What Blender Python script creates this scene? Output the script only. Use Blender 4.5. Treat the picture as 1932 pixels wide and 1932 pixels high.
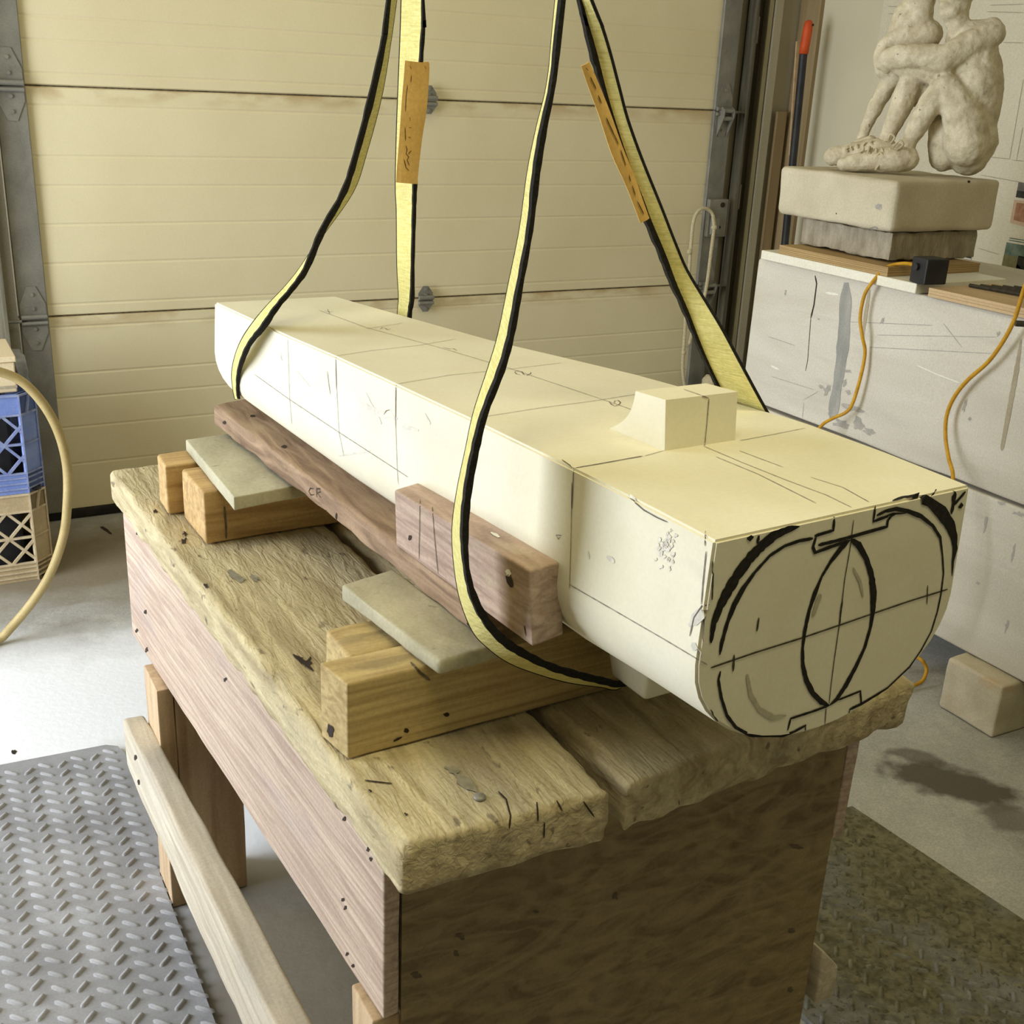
import bpy, bmesh, math, random
from mathutils import Vector, Matrix, noise
from mathutils.bvhtree import BVHTree
random.seed(7)
for o in list(bpy.data.objects): bpy.data.objects.remove(o)
S = bpy.context.scene; COL = S.collection

# ------------------------------------------------------------------ camera
FPX = 2150.0; CX = 966.0
CAMP = Vector((0, 0, 1.29))
RW = Matrix(((0.87933862, -0.13206145, 0.4575187),
             (-0.47425694, -0.32950743, 0.8163977),
             (0.04294115, -0.93487145, -0.35237967)))
cd = bpy.data.cameras.new('camera'); cam = bpy.data.objects.new('camera', cd); COL.objects.link(cam)
cd.sensor_width = 36; cd.lens = FPX/1932*36; cd.clip_start = 0.02
mw = Matrix.Identity(4)
for i in range(3):
    mw[i][0] = RW[i][0]; mw[i][1] = -RW[i][1]; mw[i][2] = -RW[i][2]; mw[i][3] = CAMP[i]
cam.matrix_world = mw
S.camera = cam
# ------------------------------------------------------------------ world, lights, exposure
S.view_settings.view_transform = 'Standard'; S.view_settings.look = 'None'
S.view_settings.exposure = 0.07; S.view_settings.gamma = 1.0
try: S.view_settings.use_curve_mapping = False
except Exception: pass
W = bpy.data.worlds.new('world'); S.world = W; W.use_nodes = True
W.node_tree.nodes['Background'].inputs[0].default_value = (0.80, 0.86, 1.0, 1)
W.node_tree.nodes['Background'].inputs[1].default_value = 1.0

def area(name, loc, target, sx, sy, power, col, spread=180):
    l = bpy.data.lights.new(name, 'AREA'); l.shape = 'RECTANGLE'; l.size = sx; l.size_y = sy
    l.energy = power; l.color = col; l.spread = math.radians(spread)
    o = bpy.data.objects.new(name, l); COL.objects.link(o); o.location = loc
    d = Vector(target)-Vector(loc); o.rotation_euler = d.to_track_quat('-Z', 'Y').to_euler()
    return o
# daylight through the open doorway in the left wall
area('doorway_daylight', (-1.56, 2.20, 1.12), (1.0, 2.20, 0.95), 1.4, 2.1, 84, (0.88, 0.94, 1.0))
# warm shop lamps under the ceiling
area('ceiling_lamp', (0.45, 0.30, 2.38), (0.55, 0.75, 0), 1.3, 0.35, 14, (1.0, 0.89, 0.50))
area('ceiling_lamp', (1.2, 2.75, 2.38), (1.2, 2.75, 0), 1.3, 0.35, 3.0, (1.0, 0.87, 0.50))

# ------------------------------------------------------------------ geometry helpers
def ray(px, py): return RW @ Vector((px-CX, py-CX, FPX))
def onZ(px, py, z): d = ray(px, py); return CAMP + d*((z-CAMP.z)/d.z)
def onY(px, py, y): d = ray(px, py); return CAMP + d*((y-CAMP.y)/d.y)
def onX(px, py, x): d = ray(px, py); return CAMP + d*((x-CAMP.x)/d.x)
def onP(px, py, P0, n): d = ray(px, py); return CAMP + d*((P0-CAMP).dot(n)/d.dot(n))

MWS = {}
def put(o, mat4, parent=None):
    MWS[o.name] = mat4
    if parent is not None:
        o.parent = parent; o.matrix_basis = MWS[parent.name].inverted() @ mat4
    else: o.matrix_basis = mat4
def tag(o, label=None, cat=None, group=None, kind=None):
    if label: o['label'] = label
    if cat: o['category'] = cat
    if group: o['group'] = group
    if kind: o['kind'] = kind
    return o
def thing(name, label, cat, loc=(0, 0, 0), rz=0, group=None):
    o = bpy.data.objects.new(name, None); o.empty_display_size = 0.05; COL.objects.link(o)
    put(o, Matrix.Translation(loc) @ Matrix.Rotation(rz, 4, 'Z'))
    return tag(o, label, cat, group)
def obj(name, bm, mat, parent=None, smooth=False, rz=0.0, auto=None):
    """bm is in world coordinates; the object's origin goes to its own base."""
    vs = [v.co for v in bm.verts]
    mn = Vector((min(v.x for v in vs), min(v.y for v in vs), min(v.z for v in vs)))
    mx = Vector((max(v.x for v in vs), max(v.y for v in vs), max(v.z for v in vs)))
    org = Vector(((mn.x+mx.x)/2, (mn.y+mx.y)/2, mn.z))
    M4 = Matrix.Translation(org) @ Matrix.Rotation(rz, 4, 'Z')
    bm.transform(M4.inverted())
    me = bpy.data.meshes.new(name)
    for f in bm.faces: f.smooth = smooth
    bm.to_mesh(me); bm.free()
    for m in (mat if isinstance(mat, (list, tuple)) else [mat]): me.materials.append(m)
    o = bpy.data.objects.new(name, me); COL.objects.link(o)
    put(o, M4, parent)
    if auto is not None:
        try: me.set_sharp_from_angle(angle=math.radians(auto))
        except Exception: pass
    return o
def struct(name, bm, mat, parent=None, **k):
    o = obj(name, bm, mat, parent, **k)
    o['kind'] = 'structure'
    return o
def BM(): return bmesh.new()
def quad(bm, a, b, c, d, mi=0):
    f = bm.faces.new([bm.verts.new(p) for p in (a, b, c, d)]); f.material_index = mi; return f
def hexa(bm, P, mi=0):
    """8 points: bottom 4 ccw, top 4 ccw"""
    v = [bm.verts.new(p) for p in P]
    for idx in ((3, 2, 1, 0), (4, 5, 6, 7), (0, 1, 5, 4), (1, 2, 6, 5), (2, 3, 7, 6), (3, 0, 4, 7)):
        f = bm.faces.new([v[i] for i in idx]); f.material_index = mi
    return v
def box(bm, x0, x1, y0, y1, z0, z1, mi=0, M4=None):
    P = [Vector(p) for p in ((x0, y0, z0), (x1, y0, z0), (x1, y1, z0), (x0, y1, z0), (x0, y0, z1), (x1, y0, z1), (x1, y1, z1), (x0, y1, z1))]
    if M4 is not None: P = [M4 @ p for p in P]
    return hexa(bm, P, mi)
def bevel(bm, w, seg=2):
    bmesh.ops.bevel(bm, geom=list(bm.edges), offset=w, segments=seg, affect='EDGES', profile=0.5)
    return bm
def bar(bm, a, b, w, h, up=Vector((0, 0, 1)), mi=0):
    a = Vector(a); b = Vector(b); t = (b-a).normalized(); s = t.cross(up)
    if s.length < 1e-4: s = t.cross(Vector((0, 1, 0)))
    s.normalize(); u = s.cross(t).normalized()
    s *= w/2; u *= h/2
    hexa(bm, [a-s-u, a+s-u, b+s-u, b-s-u, a-s+u, a+s+u, b+s+u, b-s+u], mi)
def smoothpath(pts, n=6):
    P = [Vector(p) for p in pts]
    if len(P) < 3: return P
    out = []
    for i in range(len(P)-1):
        p0 = P[max(i-1, 0)]; p1 = P[i]; p2 = P[i+1]; p3 = P[min(i+2, len(P)-1)]
        for k in range(n):
            t = k/n
            out.append(0.5*((2*p1)+(-p0+p2)*t+(2*p0-5*p1+4*p2-p3)*t*t+(-p0+3*p1-3*p2+p3)*t**3))
    out.append(P[-1]); return out
def tube(bm, pts, r, seg=10, cap=True):
    pts = [Vector(p) for p in pts]; rings = []; prev = None
    rr = r if isinstance(r, (list, tuple)) else [r]*len(pts)
    for i, p in enumerate(pts):
        t = (pts[min(i+1, len(pts)-1)]-pts[max(i-1, 0)]).normalized()
        if prev is None:
            s = t.cross(Vector((0, 0, 1)))
            if s.length < 1e-3: s = t.cross(Vector((0, 1, 0)))
        else: s = prev - t*prev.dot(t)
        s.normalize(); prev = s; u = t.cross(s)
        rings.append([bm.verts.new(p+(s*math.cos(a)+u*math.sin(a))*rr[i]) for a in [2*math.pi*k/seg for k in range(seg)]])
    for i in range(len(rings)-1):
        for k in range(seg):
            bm.faces.new((rings[i][k], rings[i][(k+1) % seg], rings[i+1][(k+1) % seg], rings[i+1][k]))
    if cap:
        bm.faces.new(rings[0][::-1]); bm.faces.new(rings[-1])
def cyl(bm, c, axis, r, h, seg=16, r2=None):
    a = Vector(axis).normalized(); c = Vector(c)
    tube(bm, [c-a*h/2, c+a*h/2], [r, r if r2 is None else r2], seg)
def worn(P8, res, r, amp=0.0, freq=30.0, seed=0.0, chip=0.0, warp=None):
    """a box given by 8 corners (any hexahedron), finely divided, edges rounded by r, surface roughened."""
    P = [Vector(p) for p in P8]
    Lx = (P[1]-P[0]).length; Ly = (P[3]-P[0]).length; Lz = (P[4]-P[0]).length
    def tri(u, v, w):
        a = P[0].lerp(P[1], u); b = P[3].lerp(P[2], u); c = P[4].lerp(P[5], u); d = P[7].lerp(P[6], u)
        return a.lerp(b, v).lerp(c.lerp(d, v), w)
    bm = BM(); cache = {}
    nx = max(1, round(Lx/res)); ny = max(1, round(Ly/res)); nz = max(1, round(Lz/res))
    def coords(n, L):   # extra rows close to the edges so that the rounding is clean
        base = [i/n for i in range(n+1)]
        e = min(0.45, r/L)
        ex = [e*0.15, e*0.4, e*0.75, e*1.1]
        vals = sorted(set([0.0, 1.0]+[round(x, 5) for x in ex]+[round(1-x, 5) for x in ex]+[round(b, 5) for b in base if e*1.25 < b < 1-e*1.25]))
        return vals
    cx, cy, cz = coords(nx, Lx), coords(ny, Ly), coords(nz, Lz)
    def vert(u, v, w):
        k = (u, v, w)
        if k in cache: return cache[k]
        p = Vector((u*Lx, v*Ly, w*Lz)); q0 = tri(u, v, w)
        rr = r
        if chip: rr = r*(1+chip*max(-0.6, noise.noise(q0*freq*0.5+Vector((seed, 3, 7)))*2.0))
        q = Vector((min(max(p.x, rr), Lx-rr), min(max(p.y, rr), Ly-rr), min(max(p.z, rr), Lz-rr)))
        d = p-q
        if d.length > 1e-9: p = q+d.normalized()*rr
        n = d.normalized() if d.length > 1e-9 else Vector((0, 0, 1))
        P_ = tri(p.x/Lx, p.y/Ly, p.z/Lz)
        if amp:
            s = noise.fractal(P_*freq+Vector((seed, seed, 0)), 1.0, 2.0, 4)*amp
            ax = (P[1]-P[0]).normalized(); ay = (P[3]-P[0]).normalized(); az = (P[4]-P[0]).normalized()
            P_ = P_+(ax*n.x+ay*n.y+az*n.z)*s
        if warp: P_ = warp(P_)
        cache[k] = bm.verts.new(P_); return cache[k]
    for (A, B, f) in ((cx, cy, lambda a, b, s: (a, b, s)), (cy, cz, lambda a, b, s: (s, a, b)), (cz, cx, lambda a, b, s: (b, s, a))):
        for s in (0.0, 1.0):
            for i in range(len(A)-1):
                for j in range(len(B)-1):
                    q = [vert(*f(A[i], B[j], s)), vert(*f(A[i+1], B[j], s)), vert(*f(A[i+1], B[j+1], s)), vert(*f(A[i], B[j+1], s))]
                    if s == 0.0: q.reverse()
                    bm.faces.new(q)
    return bm
def rect8(x0, x1, y0, y1, z0, z1, M4=None):
    P = [Vector(p) for p in ((x0, y0, z0), (x1, y0, z0), (x1, y1, z0), (x0, y1, z0), (x0, y0, z1), (x1, y0, z1), (x1, y1, z1), (x0, y1, z1))]
    return [M4 @ p for p in P] if M4 is not None else P
def prism8(foot, z0, z1):
    """foot: 4 xy points ccw starting front-left"""
    return [Vector((x, y, z0)) for x, y in foot]+[Vector((x, y, z1)) for x, y in foot]
def world_bm(o):
    b = bmesh.new(); b.from_mesh(o.data); b.transform(MWS[o.name]); return b
def bvh(*obs):
    b = bmesh.new()
    for o in obs:
        t = world_bm(o); me = bpy.data.meshes.new('t'); t.to_mesh(me); t.free(); b.from_mesh(me); bpy.data.meshes.remove(me)
    tr = BVHTree.FromBMesh(b); b.free(); return tr
def hit(tr, px, py):
    d = ray(px, py).normalized(); r = tr.ray_cast(CAMP, d)
    if r[0] is None: return None
    n = r[1]
    if n.dot(d) > 0: n = -n
    return r[0], n
def dens(pts, step=6.0):
    out = [pts[0]]
    for a, b in zip(pts, pts[1:]):
        L = math.hypot(b[0]-a[0], b[1]-a[1]); k = max(1, int(L/step))
        for i in range(1, k+1):
            t = i/k; out.append(tuple(a[j]+(b[j]-a[j])*t for j in range(len(a))))
    return out
def stroke(bm, tr, pts, w=None, lift=0.0006, step=6.0, jitter=0.12, thick=0.0):
    """a drawn line lying on the surface tr; pts (x, y[, width in m])."""
    pts = dens([tuple(p)+((w,) if len(p) == 2 else ()) for p in pts], step)
    H = [(hit(tr, p[0], p[1]), p[2]) for p in pts]
    H = [h for h in H if h[0] is not None]
    if len(H) < 2: return
    prev = None
    for i, ((P, n), ww) in enumerate(H):
        a = H[max(i-1, 0)][0][0]; b = H[min(i+1, len(H)-1)][0][0]
        t = (b-a)
        if t.length < 1e-7: continue
        if i and (P-H[i-1][0][0]).length > 0.06: prev = None
        s = n.cross(t.normalized()).normalized()*ww/2*(1+random.uniform(-jitter, jitter))
        if i in (0, len(H)-1): s *= 0.5
        cur = (bm.verts.new(P+s+n*lift), bm.verts.new(P-s+n*lift))
        if prev:
            try: bm.faces.new((prev[0], prev[1], cur[1], cur[0]))
            except Exception: pass
        prev = cur
def blob(bm, tr, cx, cy, rx, ry, ang=0, lift=0.0006, n=14, rough=0.25):
    """a spot or hole mark on the surface, rx, ry in pixels of the photograph"""
    c0 = hit(tr, cx, cy)
    if c0 is None: return
    vs = []
    ca, sa = math.cos(ang), math.sin(ang)
    for k in range(n):
        a = 2*math.pi*k/n; q = 1+random.uniform(-rough, rough)
        x = rx*q*math.cos(a); y = ry*q*math.sin(a)
        h = hit(tr, cx+x*ca-y*sa, cy+x*sa+y*ca)
        if h and (h[0]-c0[0]).length < 0.1: vs.append(bm.verts.new(h[0]+h[1]*lift))
    if len(vs) > 2: bm.faces.new(vs)
def marks(name, parent, mat, fn, stuff=False):
    """drawn marks: every stroke or spot becomes an object of its own"""
    bm = BM(); fn(bm)
    if not bm.verts: bm.free(); return None
    if stuff:
        o = obj(name, bm, mat, parent); o['kind'] = 'stuff'; return o
    bm.verts.ensure_lookup_table(); seen = set()
    for v in bm.verts:
        if v in seen: continue
        st = [v]; isl = []; seen.add(v)
        while st:
            q = st.pop(); isl.append(q)
            for e in q.link_edges:
                w = e.other_vert(q)
                if w not in seen: seen.add(w); st.append(w)
        if len(isl) < 3: continue
        b2 = BM(); mp = {q: b2.verts.new(q.co) for q in isl}; fs = set(f_ for q in isl for f_ in q.link_faces)
        for f_ in fs: b2.faces.new([mp[q] for q in f_.verts])
        obj(name, b2, mat, parent)
    bm.free()

# ------------------------------------------------------------------ materials
def lin(c):
    return tuple(((x/255)/12.92 if x/255 <= 0.04045 else ((x/255+0.055)/1.055)**2.4) for x in c)+(1,)
def M(name, c1, c2=None, scale=(8, 8, 8), detail=6, dist=0.0, lo=0.35, hi=0.65, rough=0.8, metal=0.0,
      bump=0.0, bscale=None, spots=None, spots2=None, spec=0.3, bdist=0.002, wave=None, coord='Object', coat=0, micro=0.10):
    m = bpy.data.materials.new(name); m.use_nodes = True; nt = m.node_tree; N = nt.nodes; L = nt.links
    b = N['Principled BSDF']; b.inputs['Roughness'].default_value = rough; b.inputs['Metallic'].default_value = metal
    b.inputs['Specular IOR Level'].default_value = spec
    if coat: b.inputs['Coat Weight'].default_value = coat
    c1 = lin(c1); c2 = lin(c2) if c2 else c1
    tc = N.new('ShaderNodeTexCoord')
    def noi(sc, det=6, d=0.0, off=0):
        mp = N.new('ShaderNodeMapping'); mp.inputs['Scale'].default_value = sc; mp.inputs['Location'].default_value = (off, off*0.7, off*1.3)
        L.new(tc.outputs[coord], mp.inputs['Vector'])
        n = N.new('ShaderNodeTexNoise'); n.inputs['Scale'].default_value = 1; n.inputs['Detail'].default_value = det; n.inputs['Distortion'].default_value = d
        L.new(mp.outputs[0], n.inputs['Vector']); return n.outputs[0]
    def mr(v, a, c):
        r = N.new('ShaderNodeMapRange'); r.inputs[1].default_value = a; r.inputs[2].default_value = c; L.new(v, r.inputs[0]); return r.outputs[0]
    def mix(f, A, B):
        x = N.new('ShaderNodeMix'); x.data_type = 'RGBA'; L.new(f, x.inputs[0])
        for s, i in ((A, 6), (B, 7)):
            if isinstance(s, tuple): x.inputs[i].default_value = s
            else: L.new(s, x.inputs[i])
        return x.outputs[2]
    f = mr(noi(scale, detail, dist), lo, hi)
    col = mix(f, c1, c2)
    if wave:   # (colour, scale vec, bands, distortion, strength)
        mp = N.new('ShaderNodeMapping'); mp.inputs['Scale'].default_value = wave[1]; L.new(tc.outputs[coord], mp.inputs['Vector'])
        w = N.new('ShaderNodeTexWave'); w.wave_type = 'BANDS'; w.bands_direction = 'DIAGONAL'; w.inputs['Scale'].default_value = wave[2]; w.inputs['Distortion'].default_value = wave[3]
        w.inputs['Detail'].default_value = 3; w.inputs['Detail Scale'].default_value = 0.6
        L.new(mp.outputs[0], w.inputs['Vector'])
        g = mr(w.outputs['Fac'], 0.62, 0.98)
        mm = N.new('ShaderNodeMath'); mm.operation = 'MULTIPLY'; L.new(g, mm.inputs[0]); mm.inputs[1].default_value = wave[4]
        col = mix(mm.outputs[0], col, lin(wave[0]))
    for k, sp in enumerate((spots, spots2)):
        if sp: # (colour, scale vec, lo, hi, strength)
            g = mr(noi(sp[1], 5, 0.3, 3.1+k*5), sp[2], sp[3])
            mm = N.new('ShaderNodeMath'); mm.operation = 'MULTIPLY'; L.new(g, mm.inputs[0]); mm.inputs[1].default_value = sp[4]
            col = mix(mm.outputs[0], col, lin(sp[0]))
    if micro:
        g = N.new('ShaderNodeMapRange'); g.inputs[1].default_value = 0.3; g.inputs[2].default_value = 0.7; g.inputs[3].default_value = 1-micro; g.inputs[4].default_value = 1+micro*0.6
        L.new(noi((260, 260, 260), 3, 0, 9.7), g.inputs[0])
        vm = N.new('ShaderNodeVectorMath'); vm.operation = 'SCALE'; L.new(col, vm.inputs[0]); L.new(g.outputs[0], vm.inputs['Scale']); col = vm.outputs[0]
    L.new(col, b.inputs['Base Color'])
    if bump:
        bp = N.new('ShaderNodeBump'); bp.inputs['Strength'].default_value = bump; bp.inputs['Distance'].default_value = bdist
        L.new(noi(bscale or scale, 8, dist), bp.inputs['Height']); L.new(bp.outputs[0], b.inputs['Normal'])
    return m

m_foam = M('plaster_white', (230, 224, 200), (238, 233, 212), (9, 9, 9), micro=0.03, rough=0.72, bump=0.10, bscale=(60, 60, 60), spots=((196, 190, 186), (7, 5, 14), 0.60, 0.80, 0.45), spec=0.25)
m_pencil = M('pencil', (166, 160, 148), (122, 116, 108), (200, 200, 200), rough=0.8, lo=0.4, hi=0.6)
m_num = None
m_char = M('charcoal', (26, 24, 20), (44, 40, 32), (220, 220, 220), rough=0.75, lo=0.45, hi=0.7)
m_smudge = M('graphite_smudge', (206, 202, 192), (226, 221, 208), (130, 130, 60), rough=0.8)
m_chip = M('plaster_chip', (214, 209, 198), (238, 234, 222), (180, 180, 180), rough=0.9, bump=0.4, bscale=(250, 250, 250))
m_grime = M('ground_in_dirt', (82, 74, 60), (120, 108, 88), (90, 90, 90), rough=0.9)
m_top = M('old_plank', (210, 196, 158), (166, 150, 116), (42, 5.0, 42), dist=1.0, rough=0.92, bump=1.0, bscale=(120, 22, 120), bdist=0.0045, micro=0.12,
          spots=((104, 92, 74), (70, 30, 70), 0.64, 0.71, 0.8), spots2=((142, 134, 118), (8, 4, 9), 0.55, 0.70, 0.6))
m_apron = M('weathered_board', (206, 186, 166), (172, 150, 134), (60, 3.0, 80), dist=1.2, rough=0.85, bump=0.35, bscale=(70, 6, 90),
            wave=((168, 142, 126), (1.0, 0.5, 9.0), 7, 12.0, 0.55), spots=((150, 142, 150), (5, 3, 9), 0.58, 0.76, 0.45))
m_panel = M('dusty_plywood', (152, 134, 100), (118, 101, 72), (9, 9, 26), dist=2.0, rough=0.8, bump=0.25, bscale=(16, 60, 60),
            wave=((168, 150, 108), (2.6, 1.0, 6.5), 3.4, 20.0, 0.28), spots=((112, 100, 78), (22, 22, 22), 0.63, 0.74, 0.5))
m_leg = M('leg_wood', (206, 180, 146), (176, 148, 116), (40, 40, 2.5), dist=0.6, rough=0.85, bump=0.25, bscale=(80, 80, 5), spots=((132, 114, 92), (10, 10, 5), 0.6, 0.75, 0.5))
m_rail = M('rail_wood', (210, 200, 180), (180, 168, 148), (60, 3, 70), dist=0.6, rough=0.85, bump=0.3, bscale=(80, 8, 80), spots=((160, 156, 148), (9, 4, 9), 0.55, 0.75, 0.5))
m_oldbeam = M('aged_beam', (168, 142, 116), (122, 99, 80), (60, 6, 60), dist=1.0, rough=0.88, bump=0.5, bscale=(90, 12, 90),
              spots=((176, 156, 122), (14, 6, 14), 0.55, 0.72, 0.6), spots2=((74, 60, 50), (18, 8, 18), 0.64, 0.74, 0.6))
m_fresh = M('pine_beam', (204, 172, 120), (170, 138, 92), (4, 70, 90), dist=0.7, rough=0.75, bump=0.22, bscale=(5, 90, 90), spots=((146, 116, 76), (8, 22, 22), 0.60, 0.76, 0.5))
m_fir = M('fir_beam', (200, 178, 126), (164, 140, 94), (4, 60, 150), dist=0.5, rough=0.78, bump=0.30, bscale=(5, 90, 130), spots=((124, 110, 84), (9, 30, 30), 0.62, 0.76, 0.5))
m_rough = M('rough_sawn_top', (204, 182, 116), (178, 152, 92), (40, 40, 40), rough=0.9, bump=1.0, bscale=(70, 70, 70), bdist=0.006)
m_chunk = M('pinkish_offcut', (194, 170, 154), (156, 132, 118), (40, 8, 90), dist=1.2, rough=0.82, bump=0.3, bscale=(60, 8, 90),
            spots=((188, 176, 150), (20, 10, 30), 0.58, 0.72, 0.6), spots2=((110, 90, 80), (16, 10, 40), 0.64, 0.74, 0.6))
m_dustb = M('dusty_board', (190, 184, 158), (164, 158, 134), (16, 10, 16), rough=0.9, bump=0.5, bscale=(80, 50, 80), spots=((126, 118, 96), (60, 60, 60), 0.64, 0.72, 0.6))
m_hole = M('dark_hole', (52, 40, 32))
m_door = M('door_paint', (228, 217, 180), (222, 210, 172), (3, 3, 3), micro=0.03, rough=0.6, bump=0.05, bscale=(220, 220, 220), spec=0.3)
m_metal = M('galvanised_strip', (150, 148, 138), (128, 126, 118), (14, 14, 10), rough=0.55, metal=0.35, bump=0.05, bscale=(90, 90, 90), spots=((104, 102, 94), (16, 16, 9), 0.6, 0.75, 0.5))
m_shine = M('shiny_track', (214, 208, 188), (150, 146, 130), (60, 60, 3), rough=0.3, metal=0.45, spec=0.8, bump=0.05)
m_dark = M('dark_steel', (52, 48, 38), (72, 66, 50), (60, 60, 3), rough=0.7, metal=0.2)
m_rubber = M('black_rubber', (28, 27, 25), (44, 42, 38), (30, 30, 30), rough=0.8)
m_floor = M('concrete_floor', (188, 188, 184), (160, 158, 152), (2.2, 2.2, 2.2), rough=0.72, bump=0.4, bscale=(60, 60, 60), micro=0.2, spots=((206, 204, 198), (16, 16, 16), 0.50, 0.72, 0.5), spots2=((128, 120, 106), (3, 7, 3), 0.60, 0.76, 0.55), spec=0.3)
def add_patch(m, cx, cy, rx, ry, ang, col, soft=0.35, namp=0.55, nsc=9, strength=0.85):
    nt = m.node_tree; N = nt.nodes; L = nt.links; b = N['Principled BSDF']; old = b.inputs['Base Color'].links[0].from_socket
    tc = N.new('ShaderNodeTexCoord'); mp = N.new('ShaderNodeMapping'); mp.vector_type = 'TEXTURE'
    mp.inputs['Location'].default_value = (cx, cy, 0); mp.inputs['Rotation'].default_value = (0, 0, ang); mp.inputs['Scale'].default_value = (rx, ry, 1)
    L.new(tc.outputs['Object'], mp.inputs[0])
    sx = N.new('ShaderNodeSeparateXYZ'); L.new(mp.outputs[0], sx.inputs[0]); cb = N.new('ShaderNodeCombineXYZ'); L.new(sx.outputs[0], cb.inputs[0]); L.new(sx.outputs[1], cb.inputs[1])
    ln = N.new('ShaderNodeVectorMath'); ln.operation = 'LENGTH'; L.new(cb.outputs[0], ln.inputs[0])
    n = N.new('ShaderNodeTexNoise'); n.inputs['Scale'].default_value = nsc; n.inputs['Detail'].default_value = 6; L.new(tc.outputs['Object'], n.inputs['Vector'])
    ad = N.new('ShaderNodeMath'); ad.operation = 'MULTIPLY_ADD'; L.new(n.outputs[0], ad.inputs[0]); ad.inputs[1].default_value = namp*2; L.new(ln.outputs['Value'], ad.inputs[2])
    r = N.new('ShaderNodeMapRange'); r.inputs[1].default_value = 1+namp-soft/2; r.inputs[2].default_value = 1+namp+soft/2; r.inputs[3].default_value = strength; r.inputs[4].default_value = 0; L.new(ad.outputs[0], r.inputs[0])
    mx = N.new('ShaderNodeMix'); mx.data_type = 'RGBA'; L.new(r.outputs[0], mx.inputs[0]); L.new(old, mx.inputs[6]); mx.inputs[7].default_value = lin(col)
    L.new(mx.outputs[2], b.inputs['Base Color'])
m_stain = M('damp_stain', (104, 96, 84), (84, 76, 66), (20, 20, 20), rough=0.7)
m_mat = M('rubber_mat', (160, 160, 164), (138, 138, 142), (9, 9, 9), rough=0.7, bump=0.15, bscale=(90, 90, 90), spots=((176, 178, 184), (12, 12, 12), 0.55, 0.75, 0.6))
m_mat2 = M('dusty_rubber_mat', (128, 122, 96), (92, 88, 66), (60, 60, 60), rough=0.85, bump=0.6, bscale=(120, 120, 120), spots=((136, 140, 146), (4, 4, 4), 0.50, 0.70, 0.7), spots2=((52, 48, 32), (110, 110, 110), 0.58, 0.68, 0.6))
m_wall = M('wall_paint', (208, 200, 174), (202, 194, 168), (3, 3, 3), micro=0.02, rough=0.7, bump=0.05, bscale=(150, 150, 150))
m_jamb = M('jamb_paint', (176, 168, 146), (160, 150, 126), (5, 5, 1), rough=0.7)
m_ceil = M('ceiling_paint', (206, 200, 184), (200, 194, 176), (3, 3, 3), rough=0.8)
m_marble = M('sawn_marble', (214, 208, 194), (200, 193, 178), (4, 2, 9), dist=0.8, rough=0.62, bump=0.15, bscale=(60, 30, 90), spots=((182, 176, 166), (10, 2, 26), 0.60, 0.80, 0.5), spec=0.3)
m_tape = M('grey_streak', (146, 146, 140), (172, 168, 160), (30, 30, 8), rough=0.8)
m_brown = M('brown_streak', (164, 152, 128), (178, 168, 146), (30, 30, 8), rough=0.8)
m_base = M('cast_base', (206, 196, 172), (192, 182, 156), (9, 9, 9), rough=0.8, bump=0.15, bscale=(60, 60, 60))
m_tooled = M('tooled_stone', (176, 166, 146), (146, 136, 116), (40, 40, 14), rough=0.92, bump=1.0, bscale=(150, 150, 40), bdist=0.006)
m_clay = M('plaster_figure', (216, 206, 180), (188, 176, 148), (30, 30, 30), rough=0.78, bump=0.6, bscale=(80, 80, 80), bdist=0.004, spots=((150, 140, 118), (34, 34, 34), 0.60, 0.74, 0.55), spots2=((96, 86, 68), (60, 60, 60), 0.68, 0.74, 0.8))
m_lace = M('plaster_lace', (204, 192, 160), (170, 158, 126), (60, 60, 60), rough=0.85)
m_white = M('white_melamine', (238, 234, 218), (230, 226, 208), (4, 4, 4), rough=0.45)
m_ply = M('plywood_edge', (188, 160, 112), (150, 122, 80), (3, 3, 260), rough=0.75, bump=0.15, bscale=(6, 6, 300))
m_tan = M('tan_board', (158, 138, 102), (138, 118, 84), (30, 30, 2), rough=0.7, dist=0.4)
m_pink = M('pale_pine', (206, 178, 138), (188, 160, 120), (30, 3, 40), rough=0.7, dist=0.4)
m_black = M('black_plastic', (36, 36, 38), (50, 50, 52), (20, 20, 20), rough=0.5)
m_orange = M('orange_grip', (206, 84, 38), (190, 72, 32), (20, 20, 20), rough=0.5)
m_cable = M('yellow_cable', (208, 158, 44), (190, 140, 36), (60, 60, 60), rough=0.5)
m_hose = M('tan_hose', (186, 166, 116), (170, 150, 100), (20, 20, 20), rough=0.45)
m_web = M('yellow_webbing', (230, 220, 148), (212, 202, 126), (40, 40, 500), rough=0.85, bump=0.8, bscale=(60, 60, 500), bdist=0.003, spots=((196, 186, 116), (60, 60, 60), 0.60, 0.78, 0.3))
m_edge = M('black_stitching', (22, 20, 17), (36, 33, 28), (300, 300, 300), rough=0.9, bump=0.6, bscale=(300, 300, 300))
m_tag = M('leather_tag', (226, 188, 116), (208, 168, 96), (24, 24, 14), rough=0.7, bump=0.15, bscale=(80, 80, 80), spots=((152, 110, 50), (30, 30, 12), 0.62, 0.76, 0.6))
m_ink = M('tag_ink', (92, 68, 42))
m_rope = M('cotton_rope', (212, 200, 166), (188, 176, 142), (200, 200, 200), rough=0.85, bump=0.5, bscale=(300, 300, 300))
m_blue = M('blue_plastic', (136, 154, 208), (112, 134, 198), (14, 14, 14), rough=0.55, spots=((150, 160, 196), (25, 25, 25), 0.58, 0.74, 0.5))
m_bluer = M('dusty_blue_rib', (150, 160, 192), (118, 132, 184), (40, 40, 40), rough=0.6)
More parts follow.
